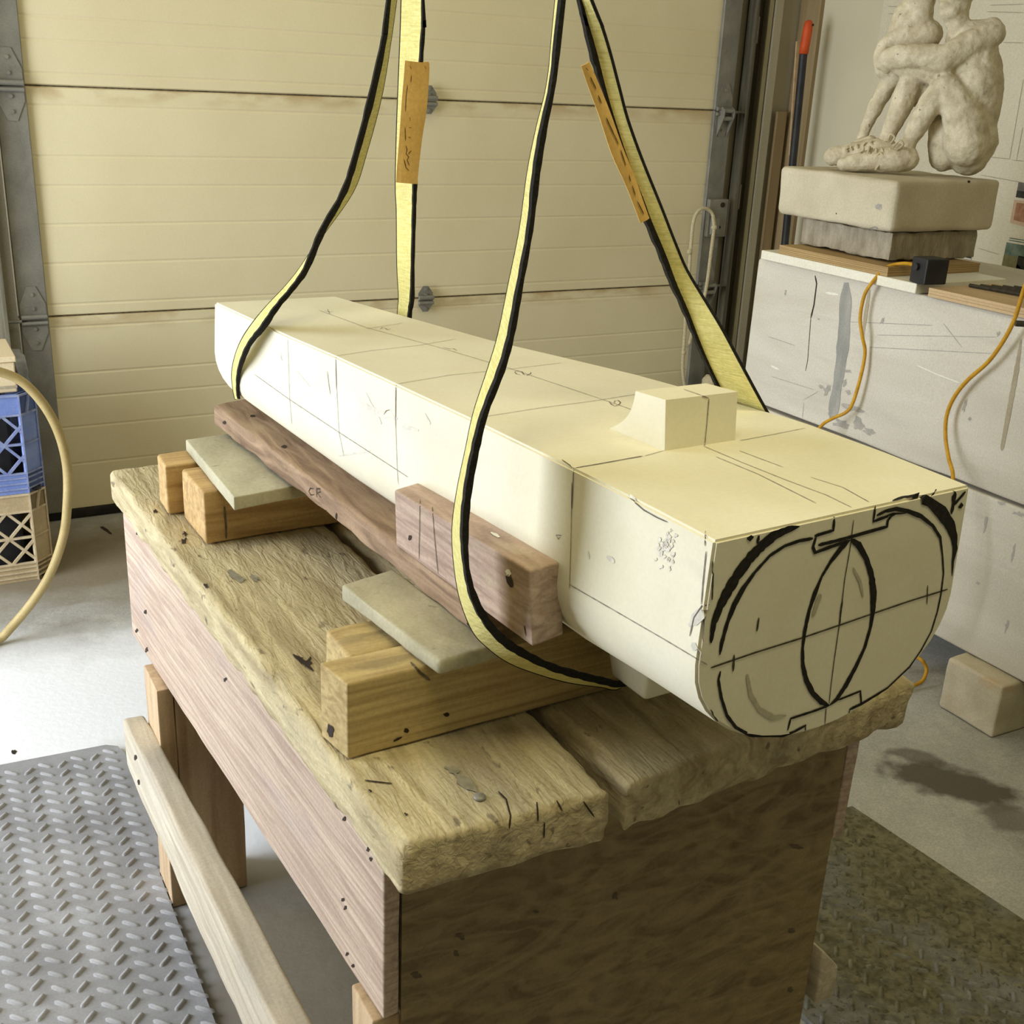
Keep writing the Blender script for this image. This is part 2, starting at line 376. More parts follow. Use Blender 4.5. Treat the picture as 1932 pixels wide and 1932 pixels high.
m_sand = M('sand_plastic', (196, 176, 142), (176, 156, 122), (14, 14, 14), rough=0.6, spots=((212, 200, 176), (25, 25, 25), 0.58, 0.74, 0.5))
m_inside = M('crate_inside', (58, 58, 62), (44, 44, 46), (8, 8, 8))
m_paper = M('drawing_paper', (214, 206, 184), (208, 200, 176), (3, 3, 3), rough=0.75)
m_wrap = M('plastic_wrap', (168, 174, 180), (140, 146, 152), (30, 30, 30), rough=0.3)

# ------------------------------------------------------------------ room shell
WX0, WX1, WY0, WY1, CZ = -1.6, 3.02, -2.6, 3.47, 2.6
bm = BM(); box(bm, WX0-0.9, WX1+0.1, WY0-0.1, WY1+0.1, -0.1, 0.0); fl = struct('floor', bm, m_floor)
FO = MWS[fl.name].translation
for px, py, rx, ry, an, cc_, st_ in ((60, 1330, 0.55, 0.30, 0.0, (240, 242, 248), 0.93), (500, 1560, 0.20, 0.20, 0.0, (236, 240, 250), 0.9), (380, 1850, 0.06, 0.5, 0.0, (220, 226, 240), 0.8), (1800, 1478, 0.135, 0.060, -0.95, (84, 76, 66), 0.9), (1730, 1428, 0.05, 0.03, -0.9, (88, 80, 70), 0.7), (1900, 1540, 0.05, 0.05, -0.9, (100, 92, 80), 0.7), (170, 1060, 0.42, 0.26, 0.1, (124, 112, 90), 0.9), (560, 1830, 0.22, 0.26, 0.2, (124, 114, 94), 0.85)):  # last two: painted shade by the crates, and under the bench with dust
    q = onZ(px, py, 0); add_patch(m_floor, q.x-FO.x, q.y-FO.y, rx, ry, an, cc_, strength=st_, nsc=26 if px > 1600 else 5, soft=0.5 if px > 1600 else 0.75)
bm = BM(); box(bm, WX0-0.1, WX1+0.1, WY0-0.1, WY1+0.1, CZ, CZ+0.1); struct('ceiling', bm, m_ceil)
DX0, DX1, DZ = 0.318, 2.745, 2.44
bm = BM()
box(bm, WX0, DX0+0.02, WY1+0.012, WY1+0.1, 0, CZ); box(bm, DX1-0.02, WX1, WY1+0.012, WY1+0.1, 0, CZ); box(bm, DX0+0.02, DX1-0.02, WY1+0.012, WY1+0.1, DZ, CZ)
struct('wall_back', bm, m_jamb)
bm = BM(); box(bm, WX1, WX1+0.1, WY0, WY1+0.1, 0, CZ); struct('wall_right', bm, m_wall)
bm = BM(); box(bm, WX0, WX1, WY0-0.1, WY0, 0, CZ); struct('wall_front', bm, m_wall)
bm = BM()
box(bm, WX0-0.1, WX0, WY0, 1.48, 0, CZ); box(bm, WX0-0.1, WX0, 2.92, WY1+0.1, 0, CZ); box(bm, WX0-0.1, WX0, 1.48, 2.92, 2.2, CZ)
struct('wall_left', bm, m_wall)
# jamb beside the door, running into the corner
bm = BM(); box(bm, 2.875, 2.912, 3.405, WY1+0.012, 0, DZ); bevel(bm, 0.003); struct('trim_1', bm, m_jamb)
bm = BM(); box(bm, 2.925, 3.02, 3.43, WY1+0.012, 0, DZ); struct('trim_2', bm, m_jamb)

# ------------------------------------------------------------------ sectional garage door
def seam_mat(top, name):
    m = m_door.copy(); m.name = name; nt = m.node_tree; N = nt.nodes; L = nt.links; b = N['Principled BSDF']
    old = b.inputs['Base Color'].links[0].from_socket
    tc = N.new('ShaderNodeTexCoord'); sx = N.new('ShaderNodeSeparateXYZ'); L.new(tc.outputs['Object'], sx.inputs[0])
    n = N.new('ShaderNodeTexNoise'); n.inputs['Scale'].default_value = 9; n.inputs['Detail'].default_value = 7
    mp = N.new('ShaderNodeMapping'); mp.inputs['Scale'].default_value = (1, 1, 2.5); L.new(tc.outputs['Object'], mp.inputs[0]); L.new(mp.outputs[0], n.inputs['Vector'])
    # rust-brown grime that has crept down from the seam above
    d = N.new('ShaderNodeMath'); d.operation = 'SUBTRACT'; d.inputs[0].default_value = top; L.new(sx.outputs[2], d.inputs[1])
    r = N.new('ShaderNodeMapRange'); r.inputs[1].default_value = 0.0; r.inputs[2].default_value = 0.05; r.inputs[3].default_value = 0.62; r.inputs[4].default_value = 0.0; L.new(d.outputs[0], r.inputs[0])
    r2 = N.new('ShaderNodeMapRange'); r2.inputs[1].default_value = 0.42; r2.inputs[2].default_value = 0.62; L.new(n.outputs[0], r2.inputs[0])
    mu = N.new('ShaderNodeMath'); mu.operation = 'MULTIPLY'; L.new(r.outputs[0], mu.inputs[0]); L.new(r2.outputs[0], mu.inputs[1])
    mx = N.new('ShaderNodeMix'); mx.data_type = 'RGBA'; L.new(mu.outputs[0], mx.inputs[0]); L.new(old, mx.inputs[6]); mx.inputs[7].default_value = lin((176, 140, 86))
    L.new(mx.outputs[2], b.inputs['Base Color']); return m
door = thing('door_1', None, None, ((DX0+DX1)/2, 3.45, 0)); door['kind'] = 'structure'
secs = [(0.028, 0.6105, (0.17, 0.284, 0.373, 0.445, 0.581)), (0.6145, 1.2265, (0.646, 0.76, 0.867, 0.971, 1.049, 1.179)),
        (1.2305, 1.842, (1.26, 1.342, 1.40, 1.482, 1.60, 1.72)), (1.8435, 2.44, (1.95, 2.1, 2.25))]
for z0, z1, gr in secs:
    bm = BM(); prof = [(z0, 0.006), (z0+0.003, 0.0)]
    for g in gr: prof += [(g-0.005, 0.0), (g-0.001, 0.0016), (g+0.001, 0.0016), (g+0.005, 0.0)]
    prof += [(z1-0.003, 0.0), (z1, 0.006)]
    xs = [DX0, DX1]; rows = [[bm.verts.new((x, 3.44+d, z)) for x in xs] for z, d in prof]
    back = [[bm.verts.new((x, 3.475, z)) for x in xs] for z in (z0, z1)]
    for a, b_ in zip(rows, rows[1:]): bm.faces.new((a[0], a[1], b_[1], b_[0]))
    bm.faces.new((rows[-1][0], rows[-1][1], back[1][1], back[1][0])); bm.faces.new((back[0][0], back[0][1], rows[0][1], rows[0][0]))
    bm.faces.new((back[1][0], back[1][1], back[0][1], back[0][0]))
    obj('door_panel', bm, seam_mat(z1-z0, 'door_panel_paint'), door)
for k, (z0, z1) in enumerate(((0.028, 0.612), (0.6135, 1.228), (1.2295, 1.842), (1.8435, 2.44))):
    for x0, x1 in ((DX0, 0.394), (2.667, DX1)):
        bm = BM(); box(bm, x0, x1, 3.425, 3.4405, z0, z1); bevel(bm, 0.002, 1); obj('end_stile', bm, m_metal, door)
bm = BM(); box(bm, DX0-0.01, DX1+0.01, 3.43, 3.475, 0.002, 0.03); bevel(bm, 0.006); obj('bottom_seal', bm, m_rubber, door)
for z in (0.6125, 1.2285):
    bm = BM(); box(bm, DX0, DX1, 3.4475, 3.46, z-0.003, z+0.003); obj('joint_seal', bm, m_grime, door)
def hinge(cx, cz, w=0.034, h=0.09, roller=None):
    bm = BM(); y = 3.4245
    # upper and lower leaves with cut corners
    for s in (1, -1):
        pts = [(-w, 0.004), (w, 0.004), (w, h*0.45), (w*0.35, h), (-w*0.35, h), (-w, h*0.45)]
        f = [Vector((cx+a, y, cz+s*b)) for a, b in pts]
        if s < 0: f.reverse()
        top = [bm.verts.new(p-Vector((0, 0.0025, 0))) for p in f]; bot = [bm.verts.new(p) for p in f]
        bm.faces.new(top); bm.faces.new(bot[::-1])
        for i in range(6): bm.faces.new((bot[i], bot[(i+1) % 6], top[(i+1) % 6], top[i]))
    cyl(bm, (cx, y-0.008, cz+0.005), (1, 0, 0), 0.0075, 2*w, 12)
    cyl(bm, (cx, y-0.008, cz-0.012), (1, 0, 0), 0.006, 2*w, 12)
    if roller:
        cyl(bm, (cx+roller*(w+0.03), y-0.012, cz-0.004), (1, 0, 0), 0.005, 0.06, 10)
    hg = obj('hinge', bm, m_metal, door, smooth=True, auto=40)
    bm = BM()
    for s in (1, -1):
        for dz in (h*0.32, h*0.75): cyl(bm, (cx, y-0.004, cz+s*dz), (0, 1, 0), 0.0055, 0.006, 6)
    obj('bolt', bm, m_metal, hg)
    return hg
for cz in (0.613, 1.229, 1.843):
    hinge(0.355, cz, roller=-1); hinge(2.706, cz, roller=1)
    hinge(1.556, cz, 0.026, 0.042)
# flared hinge brackets on the right-hand stile
for cz in (0.60, 1.215):
    bm = BM()
    for xx in (2.684, 2.728):
        pts = [(3.424, cz-0.075), (3.424, cz+0.02), (3.402, cz+0.026), (3.388, cz+0.012), (3.390, cz-0.008)]
        for sgn in (0,):
            a = [bm.verts.new((xx, y, z)) for y, z in pts]; b_ = [bm.verts.new((xx+0.003, y, z)) for y, z in pts]
            bm.faces.new(a); bm.faces.new(b_[::-1])
            for i in range(5): bm.faces.new((a[i], b_[i], b_[(i+1) % 5], a[(i+1) % 5]))
    cyl(bm, (2.7075, 3.398, cz+0.014), (1, 0, 0), 0.008, 0.046, 12); cyl(bm, (2.7075, 3.401, cz-0.012), (1, 0, 0), 0.008, 0.046, 12)
    obj('roller_bracket', bm, m_metal, door)

# vertical door tracks
def track(name, label, x, s):
    t = thing(name, label, 'track', (x, 3.40, 0))
    bm = BM()   # C-shaped rolled channel
    prof = []
    for k in range(9):
        a = math.radians(-100+k*25); prof.append((0.016*math.cos(a), 0.016*math.sin(a)))
    prof = [(-0.012, -0.020), (-0.004, -0.0225)]+prof+[(-0.004, 0.0225), (-0.012, 0.020)]
    P = [(x+s*a, 3.405+b) for a, b in prof]
    r0 = [bm.verts.new((a, b, 0.02)) for a, b in P]; r1 = [bm.verts.new((a, b, 2.42)) for a, b in P]
    for i in range(len(P)-1): bm.faces.new((r0[i], r0[i+1], r1[i+1], r1[i]))
    bmesh.ops.solidify(bm, geom=list(bm.faces), thickness=0.002)
    obj('channel', bm, m_shine, t, smooth=True)
    return t
tr = track('door_track', 'shiny galvanised vertical track beside the right edge of the garage door', 2.784, 1)
bm = BM(); box(bm, 2.812, 2.852, 3.44, 3.481, 0.0, 2.42); obj('backing_angle', bm, m_dark, tr)
bm = BM(); box(bm, 2.853, 2.876, 3.412, 3.418, 0.0, 2.42); box(bm, 2.872, 2.876, 3.412, 3.481, 0.0, 2.42); obj('wall_angle', bm, M('galvanised_angle', (176, 168, 138), (156, 148, 120), (30, 30, 4), rough=0.5, metal=0.3), tr)
for z in (0.93, 1.50, 0.3):
    bm = BM(); box(bm, 2.812, 2.832, 3.43, 3.4405, z-0.045, z+0.045); bevel(bm, 0.003); obj('slotted_bracket', bm, m_metal, tr)
tl = track('door_track', 'grey vertical track at the left edge of the garage door', 0.272, -1)
bm = BM(); box(bm, 0.225, 0.252, 3.43, 3.481, 0, 2.42); obj('backing_angle', bm, m_dark, tl)

# rope and latch on the right stile
t = thing('pull_rope', 'looped off-white pull rope hanging on the right edge of the garage door', 'rope', (2.70, 3.41, 0))
rp = [onY(px, py, 3.395) for px, py in ((1350, 432), (1346, 410), (1340, 398), (1328, 393), (1316, 400), (1308, 420), (1303, 470), (1299, 530), (1295, 570), (1292, 630), (1288, 690), (1292, 728), (1300, 760))]
bm = BM(); tube(bm, smoothpath(rp, 6), 0.0065, 8); obj('cord', bm, m_rope, t, smooth=True)
rp = [onY(px, py, 3.39) for px, py in ((1345, 405), (1347, 425), (1346, 440), (1341, 480), (1336, 520), (1330, 555), (1320, 590), (1308, 620), (1300, 650))]
bm = BM(); tube(bm, smoothpath(rp, 6), 0.0065, 8); obj('cord', bm, m_rope, t, smooth=True)
bm = BM()
for px, py, r in ((1347, 429, 0.012), (1301, 475, 0.010), (1290, 665, 0.010)):
    c = onY(px, py, 3.392); bmesh.ops.create_icosphere(bm, subdivisions=2, radius=r, matrix=Matrix.Translation(c))
obj('knot', bm, m_rope, t, smooth=True)['kind'] = 'stuff'
t = thing('slide_latch', 'grey slotted latch plate on the right door stile under the rope', 'latch', (2.72, 3.42, 0.84))
bm = BM(); box(bm, 2.672, 2.758, 3.405, 3.424, 0.79, 0.925); bevel(bm, 0.003); obj('plate', bm, m_metal, t)
bm = BM(); cyl(bm, (2.73, 3.403, 0.905), (0, 1, 0), 0.009, 0.004, 12); obj('slot', bm, m_hole, t); bm = BM(); cyl(bm, (2.725, 3.403, 0.825), (0, 1, 0), 0.005, 0.004, 12); obj('slot', bm, m_hole, t)
bm = BM(); box(bm, 2.68, 2.715, 3.39, 3.404, 0.80, 0.86); bevel(bm, 0.003); obj('bolt_guide', bm, m_metal, t)
# dark weight pot with white top hanging low behind the foam
t = thing('corner_canister', 'dark grey canister with a crumpled white cap low by the right door track', 'canister', (2.72, 3.36, 0))
bm = BM(); cyl(bm, (2.73, 3.35, 0.12), (0, 0, 1), 0.042, 0.24, 20); obj('body', bm, M('canister_grey', (84, 84, 74), (66, 66, 58), (9, 9, 9), rough=0.6), t, smooth=True, auto=40)
bm = BM(); bmesh.ops.create_icosphere(bm, subdivisions=3, radius=0.042, matrix=Matrix.Translation((2.73, 3.35, 0.242)) @ Matrix.Diagonal((1, 1, 0.9, 1)))
for v in bm.verts: v.co += (v.co-Vector((2.73, 3.35, 0.242)))*noise.noise(v.co*60)*0.35
obj('cap', bm, m_rope, t, smooth=True)

# ------------------------------------------------------------------ corner boards and pole
bm = BM(); box(bm, 3.004, 3.019, 3.32, 3.425, 0.0, 2.3); tag(obj('corner_board', bm, m_tan), 'tall tan board standing upright in the corner on the right wall', 'board')
a = onY(1470, 210, 3.40); b_ = onY(1462, 470, 3.40)
bm = BM(); box(bm, a.x-0.003, a.x+0.045, 3.404, 3.416, 0.0, a.z); bevel(bm, 0.002, 1); tag(obj('offcut_board', bm, m_tan), 'short brown board leaning in the corner left of the black pole', 'board')
bm = BM(); bar(bm, onY(1505, 78, 3.39), onY(1470, 620, 3.39), 0.012, 0.006, Vector((0, 1, 0))); tag(obj('wood_strip', bm, m_pink), 'thin pale wood strip standing close behind the black pole', 'strip')
t = thing('long_pole', 'black pole with an orange grip leaning in the corner behind the sculpture', 'pole', (3.0, 3.3, 0))
A = onY(1527, 38, 3.26); B = onY(1516, 102, 3.26); Cc = onY(1482, 470, 3.26); D = A+(Cc-A)*(A.z/(A.z-Cc.z))*0.995
bm = BM(); tube(bm, [B, D], 0.0135, 14); obj('shaft', bm, m_black, t, smooth=True, auto=40)
bm = BM(); tube(bm, [A+(B-A)*q for q in (0, 0.04, 0.12, 0.3, 0.7, 1.0)], [0.006, 0.012, 0.0155, 0.0165, 0.0165, 0.0160], 14); obj('grip', bm, m_orange, t, smooth=True)
bm = BM(); cyl(bm, A+(B-A)*0.14+Vector((0.006, -0.015, 0)), (0, 1, 0), 0.004, 0.004, 12); obj('hanging_hole', bm, m_hole, t)

# paper with drawings on the right wall
dp = thing('drawing_sheet', 'large paper sheet with faint line drawings pinned to the right wall', 'drawing', (3.01, 2.4, 0.8))
bm = BM(); box(bm, 3.0165, 3.0185, 1.5, 3.038, 0.62, 1.95); o_paper = obj('paper', bm, m_paper, dp)
tp = bvh(o_paper)
def f(bm):
    for L_ in (((1675, 12), (1760, 14)), ((1675, 26), (1760, 28)), ((1868, 10), (1932, 8)), ((1862, 22), (1932, 24)), ((1893, 80), (1932, 81)),
               ((1865, 296), (1905, 300), (1912, 260), (1926, 180), (1931, 150)), ((1910, 302), (1932, 304)), ((1918, 302), (1930, 240)),
               ((1850, 330), (1932, 345)), ((1845, 468), (1885, 480))):
        stroke(bm, tp, L_, 0.0022, lift=0.0008)
marks('pencil_line', dp, M('faint_pencil', (168, 160, 140)), f)
def photo(name, label, corners, mats, bands):
    t = thing(name, label, 'photo', tuple(onX(*corners[3], 3.012)), 0, None)
    P = [onX(*c, 3.015) for c in corners]   # tl, tr, br, bl
    bm = BM(); hexa(bm, [P[3], P[2], P[1], P[0]]+[p-Vector((0.0012, 0, 0)) for p in (P[3], P[2], P[1], P[0])]); bmesh.ops.recalc_face_normals(bm, faces=bm.faces)
    obj('print', bm, mats[0], t)
    for k, (v0, v1, u0, u1, mi) in enumerate(bands):
        q = []
        for u, v in ((u0, v0), (u1, v0), (u1, v1), (u0, v1)):
            q.append(P[0].lerp(P[1], u).lerp(P[3].lerp(P[2], u), v)-Vector((0.0016, 0, 0)))
        bm = BM(); quad(bm, *q); obj('picture_area', bm, mats[mi], t)
pg = M('photo_grey', (126, 122, 116), (100, 96, 92), (30, 30, 30)); pd = M('photo_dark', (60, 62, 54), (44, 46, 40), (40, 40, 40))
pr = M('photo_red', (146, 104, 78), (172, 128, 98), (60, 60, 60)); pgr = M('photo_green', (84, 100, 88), (120, 132, 118), (40, 40, 40)); pol = M('photo_olive', (128, 122, 84), (104, 100, 70), (30, 30, 30))
photo('photo_print', 'grey photo print at the right frame edge, uppermost on the wall', ((1922, 344), (1990, 352), (1985, 382), (1917, 372)), [pg, pd, M('photo_red_edge', (120, 90, 80))], [(0.55, 1, 0, 1, 1)])
photo('photo_print', 'red-brown print of a round carving pinned on the right wall', ((1914, 377), (1985, 386), (1975, 438), (1906, 420)), [M('photo_cream', (196, 168, 140)), pr, pr], [(0.1, 0.85, 0.08, 0.95, 1)])
photo('photo_print', 'green and black landscape photo with caption low on the right wall', ((1902, 446), (1980, 458), (1965, 535), (1888, 513)), [m_paper, pgr, pol, pd], [(0.16, 0.5, 0.0, 1, 1), (0.5, 1, 0, 1, 2), (0.45, 0.88, 0.35, 0.9, 3), (0.02, 0.05, 0.05, 0.5, 1), (0.08, 0.11, 0.05, 0.6, 1)])
photo('photo_print', 'grey photo print on the wall behind the rough stone base', ((1808, 428), (1840, 434), (1832, 492), (1796, 484)), [M('photo_white', (206, 200, 186)), pg, pd], [(0.0, 0.7, 0, 1, 1), (0.7, 0.93, 0, 1, 2)])

# ------------------------------------------------------------------ floor things
def rubber_mat(name, label, foot, m, tread, rng):
    t = thing(name, label, 'mat', (sum(p[0] for p in foot)/len(foot), sum(p[1] for p in foot)/len(foot), 0))
    bm = BM(); a = [bm.verts.new((x, y, 0.001)) for x, y in foot]; b_ = [bm.verts.new((x, y, 0.010)) for x, y in foot]
    bm.faces.new(a[::-1]); bm.faces.new(b_)
    n = len(foot)
    for i in range(n): bm.faces.new((a[i], a[(i+1) % n], b_[(i+1) % n], b_[i]))
    obj('base_sheet', bm, m, t)
    bm = BM(); x0, x1, y0, y1, lim = rng
    j = 0; y = y0
    while y < y1:
        x = x0
        while x < x1:
            for (dx, dy, ang) in ((0, 0, 45), (0.030, 0.016*0.6, -45)):
                cx, cy = x+dx, y+dy
                if lim(cx, cy):
                    a_ = math.radians(ang+random.uniform(-3, 3)); c, s = math.cos(a_), math.sin(a_)
                    l, w, h = (0.0130, 0.0040, 0.0042) if ang > 0 else (0.0170, 0.0046, 0.0030)
                    top = [(-l*0.8, 0), (-l*0.55, w*0.5), (l*0.55, w*0.5), (l*0.8, 0), (l*0.55, -w*0.5), (-l*0.55, -w*0.5)]
                    bot = [(-l, 0), (-l*0.7, w), (l*0.7, w), (l, 0), (l*0.7, -w), (-l*0.7, -w)]
                    T = [bm.verts.new((cx+u*c-v*s, cy+u*s+v*c, 0.010+h)) for u, v in top]
                    B_ = [bm.verts.new((cx+u*c-v*s, cy+u*s+v*c, 0.0098)) for u, v in bot]
                    bm.faces.new(T[::-1])
                    for i in range(6): bm.faces.new((B_[i], T[i], T[(i+1) % 6], B_[(i+1) % 6]))
            x += 0.060
        y += 0.0325
    bmesh.ops.recalc_face_normals(bm, faces=bm.faces)
    o = obj('tread_bars', bm, tread, t, smooth=True); o['kind'] = 'stuff'
    return t
LM = ((-0.62, 0.55), (0.276, 0.55), (0.278, 1.66), (0.296, 1.70), (0.297, 2.055), (0.289, 2.09), (0.268, 2.104), (-0.62, 2.150))
rubber_mat('rubber_mat', 'grey ribbed rubber mat on the floor left of the workbench', LM, m_mat, M('tread_rubber', (172, 172, 176), (150, 150, 152), (9, 9, 9), rough=0.65),
           (-0.6, 0.282, 0.57, 2.10, lambda x, y: x < 0.272 and y < 2.085-0.05*(x-0.25) and y > 0.56))
RM = ((1.06, 0.30), (1.56, 0.30), (1.545, 0.92), (1.512, 1.30), (1.06, 1.33))
rubber_mat('rubber_mat', 'dark dusty rubber mat on the floor right of the workbench', RM, m_mat2, m_mat2,
           (1.08, 1.53, 0.33, 1.30, lambda x, y: x < 1.495-0.0*(y) and y < 1.285))
tg = bvh(fl)
bm = BM(); blob(bm, tg, 200, 1000, 12, 3, 0.6); blob(bm, tg, 27, 1419, 5, 4); sp = obj('floor_speck', bm, m_hole); tag(sp, 'small dark specks lying on the concrete by the crates', 'debris', kind='stuff')

# ------------------------------------------------------------------ big marble slabs on the right with things on top
FX = 2.04
lb = worn(rect8(FX, FX+0.62, 0.35, 2.37, 0.13, 0.497), 0.06, 0.006, 0.0015, 6, 1.0, 0.5)
lower = tag(obj('marble_slab', lb, m_marble, smooth=True), 'lower sawn marble slab resting on a wooden block, right side', 'slab', 'stacked marble slabs')
ub = worn(rect8(FX, FX+0.62, 0.35, 2.375, 0.506, 0.885), 0.045, 0.008, 0.002, 6, 5.0, 0.6)
upper = tag(obj('marble_slab', ub, m_marble, smooth=True), 'upper marble slab with a grey vertical streak, under the sculpture', 'slab', 'stacked marble slabs')
bm = BM(); box(bm, FX+0.03, FX+0.08, 0.5, 2.2, 0.498, 0.5055); tag(obj('spacer_strip', bm, m_hole), 'thin dark spacer strip in the gap between the two marble slabs', 'strip')
tu = bvh(upper)
marks('grey_streak', upper, m_tape, lambda bm: stroke(bm, tu, ((1597, 533, 0.030), (1596, 560, 0.036), (1592, 640, 0.040), (1586, 690, 0.036), (1578, 740, 0.030), (1570, 790, 0.038)), lift=0.0008, step=14))
def f(bm):
    stroke(bm, tu, ((1538, 520), (1541, 535), (1536, 575), (1530, 600)), 0.0045)
    stroke(bm, tu, ((1530, 600), (1524, 680), (1520, 700)), 0.002)
marks('black_crack', upper, m_hole, f)
def f(bm):
    stroke(bm, tu, ((1927, 640, 0.004), (1918, 700, 0.012), (1905, 770, 0.012), (1890, 850, 0.008)), lift=0.0008)
    stroke(bm, tu, ((1641, 545, 0.008), (1634, 590, 0.012), (1628, 640, 0.006)), lift=0.0008)
marks('brown_streak', upper, m_brown, f)
def f(bm):
    for x, y, rx, ry in ((1600, 700, 8, 3), (1560, 735, 5, 9), (1550, 730, 6, 3), (1594, 722, 4, 6), (1610, 770, 16, 6), (1590, 800, 18, 7), (1620, 800, 10, 12), (1570, 780, 7, 5), (1640, 815, 14, 5), (1821, 765, 3, 10), (1830, 790, 4, 3), (1665, 605, 3, 8), (1884, 630, 3, 5), (1482, 552, 1.5, 6), (1545, 602, 2, 2), (1917, 697, 3, 2), (1600, 740, 5, 4), (1580, 715, 3, 5)):
        blob(bm, tu, x, y, rx, ry, 0.3, rough=0.5)
    for L_ in (((1450, 635), (1500, 652)), ((1600, 607), (1760, 614)), ((1655, 632), (1880, 636)), ((1640, 655), (1870, 667)), ((1455, 710), (1535, 735)), ((1515, 755), (1545, 738)), ((1780, 610), (1815, 655)), ((1517, 760), (1514, 790))):
        stroke(bm, tu, L_, 0.0014)
marks('grey_scuff', upper, M('scuff', (158, 154, 146), (178, 173, 163), (60, 60, 60)), f)
marks('scratch', upper, M('pale_scratch', (232, 228, 214)), lambda bm: (stroke(bm, tu, ((1730, 689), (1765, 705), (1810, 722)), 0.003), stroke(bm, tu, ((1455, 690), (1470, 697)), 0.006), stroke(bm, tu, ((1558, 552), (1582, 556)), 0.006)))
t2 = bvh(lower)
def f(bm):
    for x, y, rx, ry in ((1860, 985, 3, 16), (1912, 1040, 2, 14), (1845, 1100, 4, 3), (1900, 1180, 3, 12), (1890, 950, 10, 3), (1925, 970, 12, 4), (1780, 1060, 3, 3)): blob(bm, t2, x, y, rx, ry, 0.2, rough=0.5)
marks('grey_scuff', lower, M('scuff_low', (176, 172, 166)), f)
# blocking under the slab
wb = worn(rect8(1.985, 2.20, 1.366, 1.518, 0.001, 0.128), 0.03, 0.008, 0.002, 20, 9, 0.5)
tag(obj('support_block', wb, M('pale_block', (206, 196, 174), (186, 176, 152), (14, 14, 14), rough=0.85, bump=0.3, bscale=(60, 60, 60), spots=((196, 156, 108), (9, 9, 20), 0.62, 0.74, 0.5))), 'pale timber block on the floor under the marble slabs', 'block')
bm = BM(); box(bm, 2.12, 2.55, 0.45, 0.65, 0.0005, 0.128); bevel(bm, 0.004); tag(obj('support_block', bm, m_leg), 'timber block under the near end of the slabs', 'block')
bm = BM(); box(bm, 2.12, 2.55, 2.0, 2.2, 0.0005, 0.128); bevel(bm, 0.004); tag(obj('support_block', bm, m_leg), 'timber block under the far end of the slabs', 'block')

bm = BM(); box(bm, 2.024, 2.318, 1.815, 2.345, 0.8865, 0.909, M4=None); bevel(bm, 0.0015, 1)
tag(obj('white_board', bm, m_white), 'white melamine board on the marble slab, beneath the plywood', 'board')
bm = BM()
for k in range(5): box(bm, 2.03+0.0006*(k % 2), 2.335-0.0006*(k % 2), 1.91+0.0006*(k % 2), 2.285, 0.9095+k*0.0042, 0.9095+(k+1)*0.0042-0.0003)
tag(obj('plywood_sheet', bm, m_ply), 'small plywood sheet between the white board and the rough stone', 'board')
rb = worn(prism8([(2.085, 1.965), (2.385, 1.975), (2.405, 2.285), (2.095, 2.285)], 0.935, 0.9985), 0.012, 0.004, 0.004, 28, 3.0, 1.2)
stone = tag(obj('rough_stone', rb, m_tooled, smooth=True), 'rough chiselled grey stone block under the smooth sculpture base', 'stone')
tb = thing('sculpture', 'plaster sculpture of a seated embracing pair in laced shoes, heads cut by frame', 'sculpture', (2.24, 2.15, 1.0), 0, None)
bb = worn(prism8([(2.05, 1.94), (2.41, 1.955), (2.43, 2.345), (2.055, 2.345)], 1.0025, 1.119), 0.014, 0.013, 0.0025, 14, 6.0, 0.5)
base = obj('base_block', bb, m_base, tb, smooth=True)
tbs = bvh(base)
marks('dark_mark', base, M('blotch', (150, 146, 140), (176, 170, 160), (60, 60, 60)), lambda bm: (blob(bm, tbs, 1658, 390, 6, 6), blob(bm, tbs, 1649, 430, 8, 3)))
marks('pit', base, m_hole, lambda bm: (blob(bm, tbs, 1828, 343, 2.5, 2.5), blob(bm, tbs, 1578, 403, 1.2, 1.2)))

